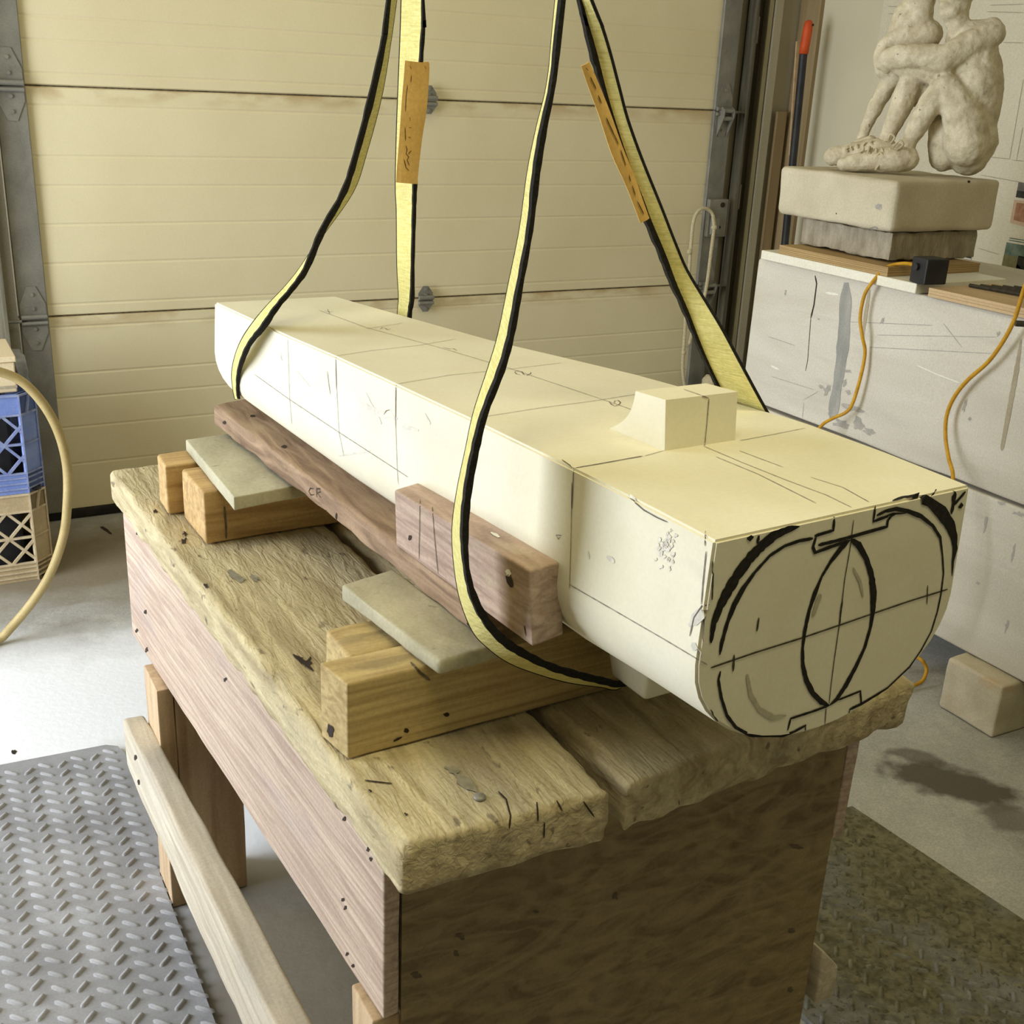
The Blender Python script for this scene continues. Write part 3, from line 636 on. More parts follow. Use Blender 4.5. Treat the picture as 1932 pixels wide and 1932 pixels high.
# the figures: capsules unioned by a voxel remesh, then smoothed
SC = Vector((2.235, 2.165, 0)); vd = Vector((SC.x, SC.y, 0)).normalized(); K = 0.001325
def sp(px, py, t=0.0): return onP(px, py+3.0, SC+vd*t, vd)
def capsule(bm, a, b, ra, rb):
    a, b = Vector(a), Vector(b); n = 5 if (b-a).length > 1e-5 else 1
    for k in range(n+1):
        t = k/n; p = a.lerp(b, t); r = ra+(rb-ra)*t
        bmesh.ops.create_icosphere(bm, subdivisions=2, radius=r, matrix=Matrix.Translation(p))
    if (b-a).length > 1e-5: tube(bm, [a, b], [ra, rb], 16)
def limb(bm, pts):
    for p, q in zip(pts, pts[1:]): capsule(bm, sp(*p[:3]), sp(*q[:3]), p[3]*K, q[3]*K)
def figure(name, chains, vox=0.0055, label=None, ell=()):
    bm = BM()
    for ch in chains: limb(bm, ch)
    for (px, py, t, rx, ry, rt) in ell:
        c = sp(px, py, t); side = Vector((vd.y, -vd.x, 0)); Mx = Matrix((
            (side.x*rx*K, 0, vd.x*rt*K, c.x), (side.y*rx*K, 0, vd.y*rt*K, c.y), (0, ry*K, 0, c.z), (0, 0, 0, 1)))
        bmesh.ops.create_icosphere(bm, subdivisions=3, radius=1.0, matrix=Mx)
    bmesh.ops.recalc_face_normals(bm, faces=bm.faces)
    me = bpy.data.meshes.new('tmp'); bm.to_mesh(me); bm.free()
    o = bpy.data.objects.new('tmp', me); COL.objects.link(o)
    r = o.modifiers.new('r', 'REMESH'); r.mode = 'VOXEL'; r.voxel_size = vox
    s = o.modifiers.new('s', 'SMOOTH'); s.iterations = 5; s.factor = 0.6
    dg = bpy.context.evaluated_depsgraph_get(); dg.update()
    me2 = bpy.data.meshes.new_from_object(o.evaluated_get(dg)); bpy.data.objects.remove(o)
    b2 = BM(); b2.from_mesh(me2); b2.normal_update()
    for v in b2.verts:
        v.co += v.normal*(noise.fractal(v.co*46, 1.0, 2.0, 5)*0.0022+noise.noise(v.co*17)*0.0030)
    return obj(name, b2, m_clay, tb, smooth=True)
# front figure: seated, knees drawn up, near arm reaching round the other
FA = [
    [(1812, 262, 0.0, 46), (1832, 215, 0.0, 50), (1840, 160, 0.0, 50), (1838, 110, 0.0, 44), (1830, 85, 0.0, 36)],   # trunk
    [(1838, 262, -0.01, 44), (1828, 294, -0.01, 34)],
    [(1868, 60, 0.0, 24), (1835, 64, 0.0, 28), (1808, 70, 0.02, 24)],                                              # shoulders
    [(1812, 60, 0.01, 22), (1806, 34, 0.0, 21), (1804, 10, 0.0, 24)],                                              # neck
    [(1868, 60, -0.015, 27), (1838, 78, -0.03, 26), (1800, 98, -0.045, 24), (1779, 110, -0.05, 24)],               # near arm, upper
    [(1779, 108, -0.05, 24), (1740, 103, -0.045, 22), (1700, 103, -0.03, 21), (1676, 108, -0.01, 19)],             # forearm
    [(1672, 108, -0.01, 15), (1664, 120, 0.0, 12)], [(1680, 112, -0.015, 12), (1672, 130, 0.0, 8)],
    [(1824, 268, -0.045, 42), (1822, 230, -0.05, 38), (1806, 190, -0.05, 32), (1786, 163, -0.05, 26)],             # near thigh
    [(1786, 160, -0.05, 24), (1760, 186, -0.05, 23), (1738, 222, -0.05, 20), (1718, 258, -0.05, 16), (1708, 284, -0.05, 15)],  # near shin
    [(1800, 250, 0.05, 36), (1760, 190, 0.03, 30), (1722, 146, 0.02, 24)],
    [(1722, 144, 0.0, 23), (1706, 184, -0.005, 22), (1690, 222, -0.01, 18), (1672, 262, -0.015, 15)],             # far shin
    [(1780, 292, -0.01, 28), (1784, 262, 0.0, 32), (1782, 215, 0.01, 26)], [(1842, 150, -0.02, 40), (1820, 190, -0.02, 40)], [(1700, 120, -0.01, 18), (1740, 128, -0.02, 20), (1775, 140, -0.03, 20)],                                           # filled hollow
]
figure('front_figure', FA, 0.0038, ell=[(1806, -34, 0, 36, 46, 36), (1796, 18, -0.01, 20, 17, 22), (1786, 10, -0.028, 12, 3.2, 7), (1784, 3, -0.028, 11, 2.4, 7)])
# chin, lips, nose of the front figure, a little proud of the head
FB = [
    [(1715, 30, 0.085, 30), (1712, 70, 0.085, 36), (1708, 120, 0.09, 34)],
    [(1752, 62, 0.07, 26), (1710, 68, 0.07, 26), (1672, 84, 0.06, 17), (1666, 105, 0.05, 18), (1670, 135, 0.05, 16)],
    [(1735, 40, 0.07, 22), (1738, 8, 0.065, 24), (1738, -8, 0.065, 28)],
    [(1690, 135, 0.06, 24), (1672, 160, 0.06, 17), (1652, 200, 0.06, 14), (1634, 236, 0.06, 11), (1624, 262, 0.06, 10)],
    [(1700, 110, 0.04, 22), (1740, 122, 0.03, 20), (1770, 132, 0.02, 20)],
]
figure('rear_figure', FB, 0.0038, ell=[(1736, -30, 0.07, 34, 40, 34)])
FS = [[(1712, 297, -0.055, 22), (1690, 296, -0.06, 24), (1655, 299, -0.06, 22), (1615, 303, -0.06, 18), (1594, 306, -0.06, 15)],
      [(1712, 286, -0.05, 17), (1694, 284, -0.055, 17), (1672, 292, -0.06, 14)],
      [(1672, 278, -0.015, 22), (1640, 282, -0.01, 22), (1600, 288, -0.01, 20), (1572, 293, -0.01, 18)],
      [(1640, 268, 0.02, 16), (1612, 276, 0.03, 13)]]
figure('laced_shoes', FS, 0.0034)
bm = BM()
random.seed(3)
for k in range(9):
    x = 1628+k*7.5; y = 283+k*0.5+random.uniform(-3, 3); t_ = -0.062-0.02
    pts = [sp(x+random.uniform(-6, 6), y-8+q*6+random.uniform(-2, 2), t_+0.006*abs(q-1)) for q in range(4)]
    tube(bm, smoothpath(pts, 4), 0.0028, 6)
for k in range(5):
    x = 1596+k*12; y = 279-k*3.2; pts = [sp(x+random.uniform(-4, 4), y-4+q*4, -0.035) for q in range(3)]; tube(bm, smoothpath(pts, 4), 0.0026, 6)
for loop in (((1685, 275), (1697, 262), (1704, 270), (1692, 280)), ((1650, 300), (1660, 285), (1668, 298), (1655, 312), (1652, 318)), ((1676, 262), (1680, 250), (1688, 256), (1680, 268))):
    tube(bm, smoothpath([sp(x, y, -0.085) for x, y in loop], 5), 0.003, 6)
obj('shoe_laces', bm, m_lace, tb, smooth=True)['kind'] = 'stuff'

# clutter on the slab
t = thing('adapter_box', 'small black power adapter on the white board at the end of a yellow cable', 'adapter', (2.10, 1.90, 0.91))
c0 = onZ(1737, 534, 0.912); Mb = Matrix.Translation((c0.x+0.025, c0.y+0.004, 0.9105)) @ Matrix.Rotation(math.radians(-8), 4, 'Z')
bm = BM(); box(bm, -0.030, 0.030, -0.026, 0.026, 0, 0.056, M4=Mb); bevel(bm, 0.003); obj('housing', bm, m_black, t)
bm = BM(); cyl(bm, Mb @ Vector((-0.034, 0.004, 0.036)), (1, 0, 0), 0.008, 0.01, 12); obj('strain_relief', bm, m_black, t)
P_ = [Mb @ Vector((-0.032, 0.004, 0.038))]+[Vector((2.055, 1.915, 0.955)), Vector((2.025, 1.935, 0.945)), onX(1644, 535, 2.014), onX(1630, 560, 2.010), onX(1623, 600, 2.010), onX(1627, 635, 2.012), onX(1632, 665, 2.022), onX(1624, 710, 2.016), onX(1609, 760, 2.012), onX(1596, 778, 2.008), onX(1570, 790, 1.99), onX(1549, 804, 1.97), onX(1530, 835, 1.95), onX(1500, 900, 1.93)]
P_[1] = onP(1705, 497, Vector((2.05, 1.92, 0)), vd); P_[2] = onP(1672, 505, Vector((2.02, 1.96, 0)), vd)
P_ += [Vector((1.92, 1.95, 0.25)), Vector((1.90, 1.9, 0.03)), Vector((1.9, 1.8, 0.008))]
bm = BM(); tube(bm, smoothpath(P_, 7), 0.0042, 8); tag(obj('power_cable', bm, m_cable, smooth=True), 'yellow cable from the black adapter, drooping down the marble slab', 'cable')
P_ = [onX(1950, 500, 1.98), onX(1932, 545, 1.99), onX(1915, 600, 2.0), onX(1895, 640, 2.005), onX(1865, 682, 2.01), onX(1825, 718, 2.012), onX(1800, 750, 2.014), onX(1786, 785, 2.014), onX(1784, 825, 2.01), onX(1790, 865, 2.0), onX(1798, 900, 1.98), onX(1790, 960, 1.95), onX(1770, 1040, 1.92), onX(1740, 1120, 1.90), onX(1705, 1200, 1.90)]
P_ += [onZ(1690, 1250, 0.02), onZ(1670, 1262, 0.012)]
bm = BM(); tube(bm, smoothpath(P_, 7), 0.0045, 8); tag(obj('power_cable', bm, m_cable, smooth=True), 'yellow cable hanging at the right frame edge across the marble slab', 'cable')
P_ = [onZ(1700, 1262, 0.012), onZ(1722, 1240, 0.05), onZ(1738, 1245, 0.06), onZ(1748, 1262, 0.04), onZ(1742, 1282, 0.02), onZ(1728, 1292, 0.012), onZ(1700, 1300, 0.012)]
bm = BM(); tube(bm, smoothpath(P_, 7), 0.0045, 8); tag(obj('power_cable', bm, m_cable, smooth=True), 'yellow cable loop on the floor behind the bench corner', 'cable')

pa = onZ(1765, 556, 0.912); pb = onZ(1880, 585, 0.912)
bm = BM()
for k in range(3): box(bm, 2.028+0.0007*(k % 2), 2.24, 1.50, 1.782, 0.8868+k*0.0065, 0.8868+(k+1)*0.0065-0.0004)
tag(obj('small_board', bm, m_pink), 'small pale pine board on the slab, right of the white board', 'board')
cl = []
random.seed(11)
for k in range(7):
    y0 = 1.80-0.01*k; x0 = 2.13+0.022*k
    a = Vector((x0, y0+0.02, 0.9085+0.0045*0)); b2_ = Vector((x0+0.05, 1.46, 0.9085))
    bm = BM(); zz = 0.9105+0.0*(k % 2)
    tube(bm, [(x0, 1.76-0.012*k, zz+0.0), (x0+0.03, 1.50, zz+0.001)], 0.0042, 8)
    o = obj('steel_rod', bm, m_dark, smooth=True, auto=40); tag(o, 'dark steel rod in the bundle lying on the pine board', 'rod', 'dark rods on the pine board')
bm = BM(); tube(bm, [onZ(1916, 610, 0.893), onZ(1945, 612, 0.893)], 0.006, 10); tag(obj('steel_punch', bm, m_dark, smooth=True, auto=40), 'short dark punch lying on the slab at the right frame edge', 'tool')

# ------------------------------------------------------------------ milk crates
def crate(z0, h, ma, mrib, label, x0=-0.036, x1=0.298, y0=3.014, y1=3.348):
    t = thing('milk_crate', label, 'crate', ((x0+x1)/2, (y0+y1)/2, z0), 0, 'stacked milk crates')
    c = 0.043; e = 0.006
    ring = [(x0+c, y0), (x1-c, y0), (x1, y0+c), (x1, y1-c), (x1-c, y1), (x0+c, y1), (x0, y1-c), (x0, y0+c)]
    def inset(p, d):
        cx, cy = (x0+x1)/2, (y0+y1)/2; return (p[0]+(-d if p[0] > cx else d), p[1]+(-d if p[1] > cy else d))
    def band(zb, zt, out=0.0, thk=0.006, mat=ma, name='band'):
        bm = BM()
        R = [inset(p, -out) for p in ring]; I = [inset(p, thk) for p in ring]
        for i in range(8):
            j = (i+1) % 8
            hexa(bm, [Vector((*R[i], zb)), Vector((*R[j], zb)), Vector((*I[j], zb)), Vector((*I[i], zb)), Vector((*R[i], zt)), Vector((*R[j], zt)), Vector((*I[j], zt)), Vector((*I[i], zt))])
        return obj(name, bm, mat, t)
    band(z0+h*0.80, z0+h, 0, name='rim'); band(z0, z0+h*0.20, 0, name='base_band')
    for q in (0.985, 0.795): band(z0+h*q-0.002, z0+h*q+0.003, 0.003, mat=mrib, name='rib')
    for q in (0.05, 0.105, 0.16, 0.205): band(z0+h*q-0.0018, z0+h*q+0.0018, 0.003, mat=mrib, name='rib')
    # corner posts
    for (a, b_) in ((1, 2), (3, 4), (5, 6), (7, 0)):
        bm = BM(); R = [ring[a], ring[b_]]; I = [inset(R[0], 0.004), inset(R[1], 0.004)]
        hexa(bm, [Vector((*R[0], z0)), Vector((*R[1], z0)), Vector((*I[1], z0)), Vector((*I[0], z0)), Vector((*R[0], z0+h)), Vector((*R[1], z0+h)), Vector((*I[1], z0+h)), Vector((*I[0], z0+h))])
        bmesh.ops.recalc_face_normals(bm, faces=bm.faces); pst = obj('corner_post', bm, ma, t)
        bm = BM(); n = Vector((R[1][1]-R[0][1], -(R[1][0]-R[0][0]), 0)).normalized()*0.004
        for fr in (0.0, 1.0):
            p = Vector((*R[0], 0)).lerp(Vector((*R[1], 0)), fr)+n*0.5
            bar(bm, (p.x, p.y, z0), (p.x, p.y, z0+h), 0.004, 0.005)
        for q in (0.5,):
            A_ = Vector((*R[0], z0+h*q)); B_ = Vector((*R[1], z0+h*q)); bar(bm, A_+n*0.5, B_+n*0.5, 0.005, 0.004)
        p = Vector((*R[0], 0)).lerp(Vector((*R[1], 0)), 0.35); q_ = Vector((*R[0], 0)).lerp(Vector((*R[1], 0)), 0.6)
        bar(bm, (q_.x+n.x, q_.y+n.y, z0+h), (p.x+n.x, p.y+n.y, z0+h*0.8), 0.006, 0.005)
        obj('post_rib', bm, mrib, pst)
    # lattice sides
    zb, zt = z0+h*0.2, z0+h*0.8; H = zt-zb
    for (P0, P1, nrm) in (((x0+c, y0), (x1-c, y0), (0, -1)), ((x1-c, y1), (x0+c, y1), (0, 1)), ((x0, y1-c), (x0, y0+c), (-1, 0)), ((x1, y0+c), (x1, y1-c), (1, 0))):
        bm = BM(); A_ = Vector((*P0, 0)); B_ = Vector((*P1, 0)); L_ = (B_-A_).length; d = (B_-A_)/L_; nn = Vector((*nrm, 0))
        off = -nn*0.003; stp = H/2*0.92
        k = -H
        while k < L_+H:
            for s in (1, -1):
                u0, u1 = (k, k+H*0.92) if s > 0 else (k+H*0.92, k)
                pa_, pb_ = (u0, zb), (u1, zt)
                # clip to the side
                def clip(p, q):
                    (u, z), (u2, z2) = p, q
                    if u < 0 and u2 < 0 or u > L_ and u2 > L_: return None
                    def at(uu): f_ = (uu-u)/(u2-u); return (uu, z+(z2-z)*f_)
                    P = p; Q = q
                    if P[0] < 0: P = at(0)
                    if P[0] > L_: P = at(L_)
                    if Q[0] < 0: Q = at(0)
                    if Q[0] > L_: Q = at(L_)
                    return P, Q
                r_ = clip(pa_, pb_)
                if r_ and abs(r_[0][0]-r_[1][0]) > 0.004:
                    P, Q = r_; a3 = A_+d*P[0]+off+Vector((0, 0, P[1])); b3 = A_+d*Q[0]+off+Vector((0, 0, Q[1]))
                    bar(bm, a3, b3, 0.006+0.0005*s, 0.007, up=nn.cross((b3-a3).normalized()))
            k += stp
        bar(bm, A_+off+Vector((0, 0, zb+H*0.5)), B_+off+Vector((0, 0, zb+H*0.5)), 0.0062, 0.006, up=Vector((0, 0, 1)))
        obj('lattice_side', bm, mrib, t)
    bm = BM(); box(bm, x0+0.01, x1-0.01, y0+0.01, y1-0.01, z0+0.004, z0+0.010); obj('crate_bottom', bm, m_inside, t)
    return t
crate(0.0005, 0.2435, m_sand, M('sand_rib', (206, 190, 160), (186, 168, 136), (40, 40, 40), rough=0.6), 'sand-coloured milk crate on the floor under the blue one')
crate(0.2445, 0.262, m_blue, m_bluer, 'dusty blue milk crate stacked on the sand-coloured one')
bm = BM(); box(bm, 0.0, 0.235, 3.05, 3.30, 0.02, 0.235); bevel(bm, 0.01); tag(obj('dark_bag', bm, m_inside), 'dark contents seen through the sand-coloured crate', 'bag')
bm = BM(); box(bm, 0.0, 0.235, 3.05, 3.30, 0.256, 0.46); bevel(bm, 0.01); tag(obj('dark_bag', bm, m_inside), 'dark contents seen through the blue crate', 'bag')
t = thing('foam_box', 'cream lidded box on top of the blue milk crate', 'box', (0.12, 3.1, 0.508))
bm = BM(); box(bm, -0.05, 0.258, 3.03, 3.24, 0.5085, 0.585); bevel(bm, 0.003); obj('box_body', bm, M('cream_card', (232, 214, 180), (224, 204, 168), (6, 6, 6), rough=0.7), t)
bm = BM(); box(bm, -0.054, 0.262, 3.026, 3.244, 0.586, 0.60); bevel(bm, 0.002); obj('lid', bm, M('cream_lid', (226, 208, 172)), t)
bm = BM(); box(bm, -0.05, 0.2585, 3.028, 3.03, 0.520, 0.526); obj('edge_groove', bm, m_brown, t)
bm = BM(); box(bm, 0.266, 0.292, 3.10, 3.26, 0.5085, 0.57); bmesh.ops.subdivide_edges(bm, edges=bm.edges[:], cuts=6, use_grid_fill=True)
for v in bm.verts: v.co += noise.noise_vector(v.co*45)*0.008*Vector((1, 1, 1)).length*0.5; v.co.z = max(v.co.z, 0.5085)
tag(obj('plastic_wrap', bm, m_wrap, smooth=True), 'crumpled clear plastic wrap beside the cream box on the crate', 'wrap')

# hose arc at the left
P_ = [(-70, 690), (-40, 694), (0, 702), (35, 716), (65, 742), (92, 778), (112, 820), (124, 865), (128, 905), (127, 950), (122, 1000), (108, 1050), (88, 1095), (58, 1140), (20, 1185), (-5, 1208)]
pts = [onY(x, y, 2.66) for x, y in P_]
bm = BM(); last = pts[-1]; pts += [Vector((last.x-0.06, last.y-0.03, 0.022)), Vector((last.x-0.2, last.y-0.12, 0.012)), Vector((last.x-0.5, last.y-0.2, 0.012))]
pts = [Vector((pts[0].x-0.25, 2.66, pts[0].z-0.03)), Vector((pts[0].x-0.1, 2.66, pts[0].z+0.0))]+pts
tube(bm, smoothpath(pts, 6), 0.0105, 12); tag(obj('air_hose', bm, m_hose, smooth=True), 'tan hose arching in front of the milk crates at the left', 'hose')

# ------------------------------------------------------------------ workbench
bench = thing('workbench', 'heavy weathered timber workbench with worn plank top under the plaster model', 'workbench', (0.62, 1.26, 0), math.radians(2.6))
LX = lambda y: 0.317-0.041*(y-0.726)   # left edge of the top
def plank(x0n, x0f, x1n, x1f, y0, y1, z0, z1, seed, res=0.012, r=0.009, warp=None, name='top_plank', amp=0.0011):
    b = worn([(x0n, y0[0], z0), (x1n, y0[1], z0), (x1f, y1[1], z0), (x0f, y1[0], z0), (x0n, y0[0], z1), (x1n, y0[1], z1), (x1f, y1[1], z1), (x0f, y1[0], z1)], res, r, amp, 60, seed, 0.7, warp)
    return obj(name, b, m_top, bench, smooth=True)
def notch(p):   # broken corner by the gap at the near end
    if p.x > 0.500 and p.y < 0.775:
        q = min(1, (p.x-0.500)/0.02)*min(1, max(0, (0.775-p.y)/0.012)); p = p.copy(); p.x -= 0.012*q*(0.6+0.5*noise.noise(p*60))
    return p
p1 = plank(LX(0.73), LX(1.80), 0.527, 0.503, (0.727, 0.720), (1.80, 1.81), 0.636, 0.690, 2.0, warp=notch)
p2 = plank(0.540, 0.512, 0.947, 0.915, (0.722, 0.752), (1.81, 1.82), 0.636, 0.690, 9.0, r=0.012)
ap = worn([(0.3315, 0.80, 0.433), (0.349, 0.802, 0.433), (0.305, 1.79, 0.40), (0.2868, 1.789, 0.40), (0.3315, 0.80, 0.6345), (0.349, 0.802, 0.6345), (0.305, 1.79, 0.6345), (0.2868, 1.789, 0.6345)], 0.03, 0.003, 0.0008, 12, 4, 0.5)
apron = obj('side_apron', ap, m_apron, bench, smooth=True, rz=math.radians(2.7))
ap = worn([(0.940, 0.829, 0.43), (0.960, 0.830, 0.43), (0.918, 1.81, 0.42), (0.898, 1.81, 0.42), (0.940, 0.829, 0.6345), (0.960, 0.830, 0.6345), (0.918, 1.81, 0.6345), (0.898, 1.81, 0.6345)], 0.03, 0.004, 0.0015, 22, 14, 0.5)
obj('side_apron', ap, m_apron, bench, smooth=True)
bm = BM(); hexa(bm, [Vector(p) for p in ((0.3505, 0.802, 0.05), (0.9385, 0.830, 0.05), (0.9375, 0.850, 0.05), (0.3495, 0.822, 0.05), (0.3505, 0.802, 0.6345), (0.9385, 0.830, 0.6345), (0.9375, 0.850, 0.6345), (0.3495, 0.822, 0.6345))])
panel = obj('end_panel', bm, m_panel, bench)
bm = BM(); box(bm, 0.31, 0.90, 1.745, 1.765, 0.42, 0.6345); obj('back_apron', bm, m_apron, bench)
def leg(x0, x1, y0, y1):
    b = worn(rect8(x0, x1, y0, y1, 0.0015, 0.6345), 0.04, 0.003, 0.001, 20, x0*9, 0.4); return obj('leg', b, m_leg, bench, smooth=True)
leg(0.3055, 0.405, 1.575, 1.66); leg(0.850, 0.915, 1.575, 1.66); leg(0.352, 0.440, 0.8235, 0.90); leg(0.86, 0.935, 0.8515, 0.92)
lf = bench.children[-4]
# the far left leg stands flush with the apron
b = worn(rect8(0.280, 0.3045, 1.575, 1.665, 0.0015, 0.405), 0.04, 0.002, 0.0008, 20, 3, 0.3); obj('leg_facing', b, m_leg, bench, smooth=True)
b = worn(rect8(0.322, 0.351, 0.805, 0.86, 0.0015, 0.430), 0.04, 0.002, 0.0008, 20, 3, 0.3); obj('leg_facing', b, m_leg, bench, smooth=True)
b = worn([(0.262, 0.72, 0.235), (0.306, 0.72, 0.235), (0.279, 1.69, 0.215), (0.243, 1.69, 0.215), (0.266, 0.72, 0.345), (0.306, 0.72, 0.345), (0.279, 1.69, 0.305), (0.245, 1.69, 0.305)], 0.03, 0.007, 0.0014, 16, 8, 0.8)
rail = obj('side_rail', b, m_rail, bench, smooth=True)
b = worn([(0.962, 0.83, 0.16), (0.995, 0.83, 0.16), (0.965, 1.75, 0.16), (0.93, 1.75, 0.16), (0.962, 0.83, 0.25), (0.995, 0.83, 0.21), (0.965, 1.75, 0.25), (0.93, 1.75, 0.25)], 0.05, 0.005, 0.001, 16, 8, 0.8)
obj('side_rail', b, m_rail, bench, smooth=True)
tt = bvh(p1, p2); ta = bvh(apron); tpn = bvh(panel); trl = bvh(rail)
def f(bm):
    for x, y, rx, ry in ((445, 1088, 18, 7), (480, 1090, 12, 5), (880, 1480, 22, 9), (855, 1455, 14, 6)): blob(bm, tt, x, y, rx, ry, 0.5, lift=0.0012, rough=0.4)
marks('grey_patch', p1, M('grey_dirt', (150, 144, 124), (128, 122, 104), (90, 90, 90), rough=0.95), f)
def f(bm):
    for x, y, rx, ry in ((565, 1243, 8, 5), (580, 1252, 6, 9), (350, 1008, 5, 4), (348, 1022, 5, 5), (293, 965, 4, 3), (390, 1107, 5, 4), (700, 1495, 4, 2), (766, 1538, 4, 2), (690, 1600, 4, 6)): blob(bm, tt, x, y, rx, ry, 0.6, lift=0.0012, rough=0.6)
    stroke(bm, tt, ((553, 1236, 0.003), (572, 1250, 0.006), (592, 1268, 0.002)), lift=0.0012)
    for L_ in (((940, 1495), (955, 1510), (963, 1540), (960, 1562)), ((1013, 1515), (1014, 1548)), ((1026, 1550), (1025, 1580)), ((1050, 1512), (1060, 1530)), ((1100, 1512), (1120, 1540)), ((688, 1474), (740, 1480)), ((1280, 1510), (1280, 1545))):
        stroke(bm, tt, L_, 0.0016, lift=0.0012)
marks('crack', p1, m_hole, f)
h_ = hit(tt, 905, 1506)
bm = BM(); bmesh.ops.create_icosphere(bm, subdivisions=3, radius=0.006, matrix=Matrix.Translation(h_[0]+Vector((0, 0, 0.001))) @ Matrix.Diagonal((1, 1, 0.5, 1))); obj('bolt_head', bm, m_metal, p1, smooth=True)
def f(bm):
    for x, y in ((648, 1697), (652, 1712), (655, 1800), (666, 1822), (698, 1885), (695, 1602), (650, 1545), (700, 1620), (275, 1155), (260, 1005), (555, 1380), (570, 1400), (480, 1280), (698, 1910), (258, 1190), (277, 1226), (425, 1282)):
        blob(bm, ta, x, y, 2.6, 4.0, 0.2, rough=0.4)
marks('nail_hole', apron, m_hole, f)
def f(bm):
    for x, y, rx, ry in ((860, 1798, 7, 5), (868, 1766, 8, 5), (1160, 1690, 5, 6), (1493, 1756, 5, 4), (1490, 1866, 5, 5), (785, 1840, 8, 5), (1500, 1598, 12, 4), (1010, 1720, 5, 3)): blob(bm, tpn, x, y, rx, ry, 0.2, rough=0.5)
    stroke(bm, tpn, ((757, 1620), (758, 1700), (757, 1800), (756, 1925)), 0.0012)
marks('stain_mark', panel, m_grime, f)
marks('screw_hole', rail, m_hole, lambda bm: (blob(bm, trl, 256, 1429, 2.5, 5), blob(bm, trl, 262, 1475, 2.5, 5)))

# ------------------------------------------------------------------ packing timber on the bench
Z0, Z1 = 0.6915, 0.7655
def timber(name, foot, z0, z1, mat, label, cat, seed, r=0.005, amp=0.0008, group=None, res=0.02, rz=0.0, chip=0.5):
    b = worn(prism8(foot, z0, z1), res, r, amp, 24, seed, chip)
    return tag(obj(name, b, mat, smooth=True, rz=rz), label, cat, group)
G = 'timber beams on the bench top'
bA = timber('timber_beam', [(0.322, 0.866), (0.760, 0.882), (0.757, 0.936), (0.313, 0.915)], Z0, Z1+0.006, m_fir, 'front squared beam with two dark knots, nearest across the bench', 'beam', 1, 0.0025, 0.0005, G)
bB = timber('timber_beam', [(0.345, 0.923), (0.74, 0.942), (0.738, 1.010), (0.345, 0.990)], Z0, Z1, m_fir, 'rough-topped beam just behind the front knotty beam', 'beam', 2, 0.004, 0.002, G, 0.012)
bC = timber('timber_beam', [(0.3335, 1.432), (0.72, 1.452), (0.716, 1.560), (0.330, 1.540)], Z0, Z1, m_fresh, 'wide orange-ended beam under the far dusty board', 'beam', 3, 0.004, 0.0008, G, 0.015)
bD = timber('timber_beam', [(0.3115, 1.558), (0.70, 1.580), (0.697, 1.640), (0.3135, 1.620)], Z0, Z1, m_fresh, 'farthest short beam with a pale sawn end on the bench', 'beam', 4, 0.004, 0.0008, G, 0.015)
cA = timber('flat_board', [(0.402, 0.843), (0.470, 0.852), (0.445, 1.055), (0.381, 1.035)], Z1+0.0075, Z1+0.0235, m_dustb, 'dusty grey board on the two front beams, near end chipped', 'board', 5, 0.004, 0.0015, 'dusty boards on the beams', 0.01, chip=1.0)
cB = timber('flat_board', [(0.352, 1.348), (0.500, 1.372), (0.490, 1.628), (0.354, 1.612)], Z1+0.0015, Z1+0.0195, m_dustb, 'dusty grey board on the two far beams', 'board', 6, 0.002, 0.0006, 'dusty boards on the beams', 0.014)
lbm = timber('long_beam', [(0.457, 0.872), (0.515, 0.875), (0.496, 1.690), (0.408, 1.655)], Z1+0.0245, Z1+0.0245+0.030, m_oldbeam, 'long brown weathered beam lying along the left side of the model', 'beam', 7, 0.005, 0.0018, None, 0.014, chip=1.0)
b = worn([(0.4685, 0.780, 0.8205), (0.507, 0.790, 0.8205), (0.487, 1.055, 0.8205), (0.449, 1.045, 0.8205), (0.4620, 0.783, 0.895), (0.4965, 0.789, 0.895), (0.478, 1.045, 0.890), (0.440, 1.030, 0.890)], 0.012, 0.0025, 0.0004, 26, 8, 0.2, lambda p: p-Vector((0.004, 0, 0)))
chunk = tag(obj('offcut_block', b, m_chunk, smooth=True), 'pinkish wood offcut on edge, wedged against the model by the near sling', 'block')
tA = bvh(bA); tL = bvh(lbm); tC = bvh(chunk); tcc = bvh(bC)
marks('knot', bA, m_hole, lambda bm: (blob(bm, tA, 842, 1348, 5, 4), blob(bm, tA, 767, 1378, 5, 4), blob(bm, tA, 624, 1378, 6, 13, -0.2), stroke(bm, tA, ((742, 1398), (758, 1390)), 0.003)))
marks('pencil_line', bA, m_grime, lambda bm: stroke(bm, tA, ((775, 1250), (792, 1268), (811, 1283)), 0.0025))
marks('nail_hole', lbm, m_hole, lambda bm: (blob(bm, tL, 477, 785, 5, 2), blob(bm, tL, 536, 843, 5, 3), stroke(bm, tL, ((592, 922), (586, 921), (583, 927), (587, 934), (593, 933)), 0.0016), stroke(bm, tL, ((598, 938), (598, 922), (604, 922), (605, 928), (599, 930), (606, 939)), 0.0016), stroke(bm, tL, ((614, 962), (610, 966), (614, 971), (617, 963), (618, 971)), 0.0013), blob(bm, tL, 635, 975, 1.5, 7), blob(bm, tL, 424, 797, 3, 3), blob(bm, tL, 884, 1180, 9, 8, rough=0.6)))
marks('pencil_line', chunk, m_grime, lambda bm: (stroke(bm, tC, ((793, 943), (792, 1000), (791, 1055)), 0.0011), stroke(bm, tC, ((816, 957), (820, 1010), (827, 1082)), 0.0011)))
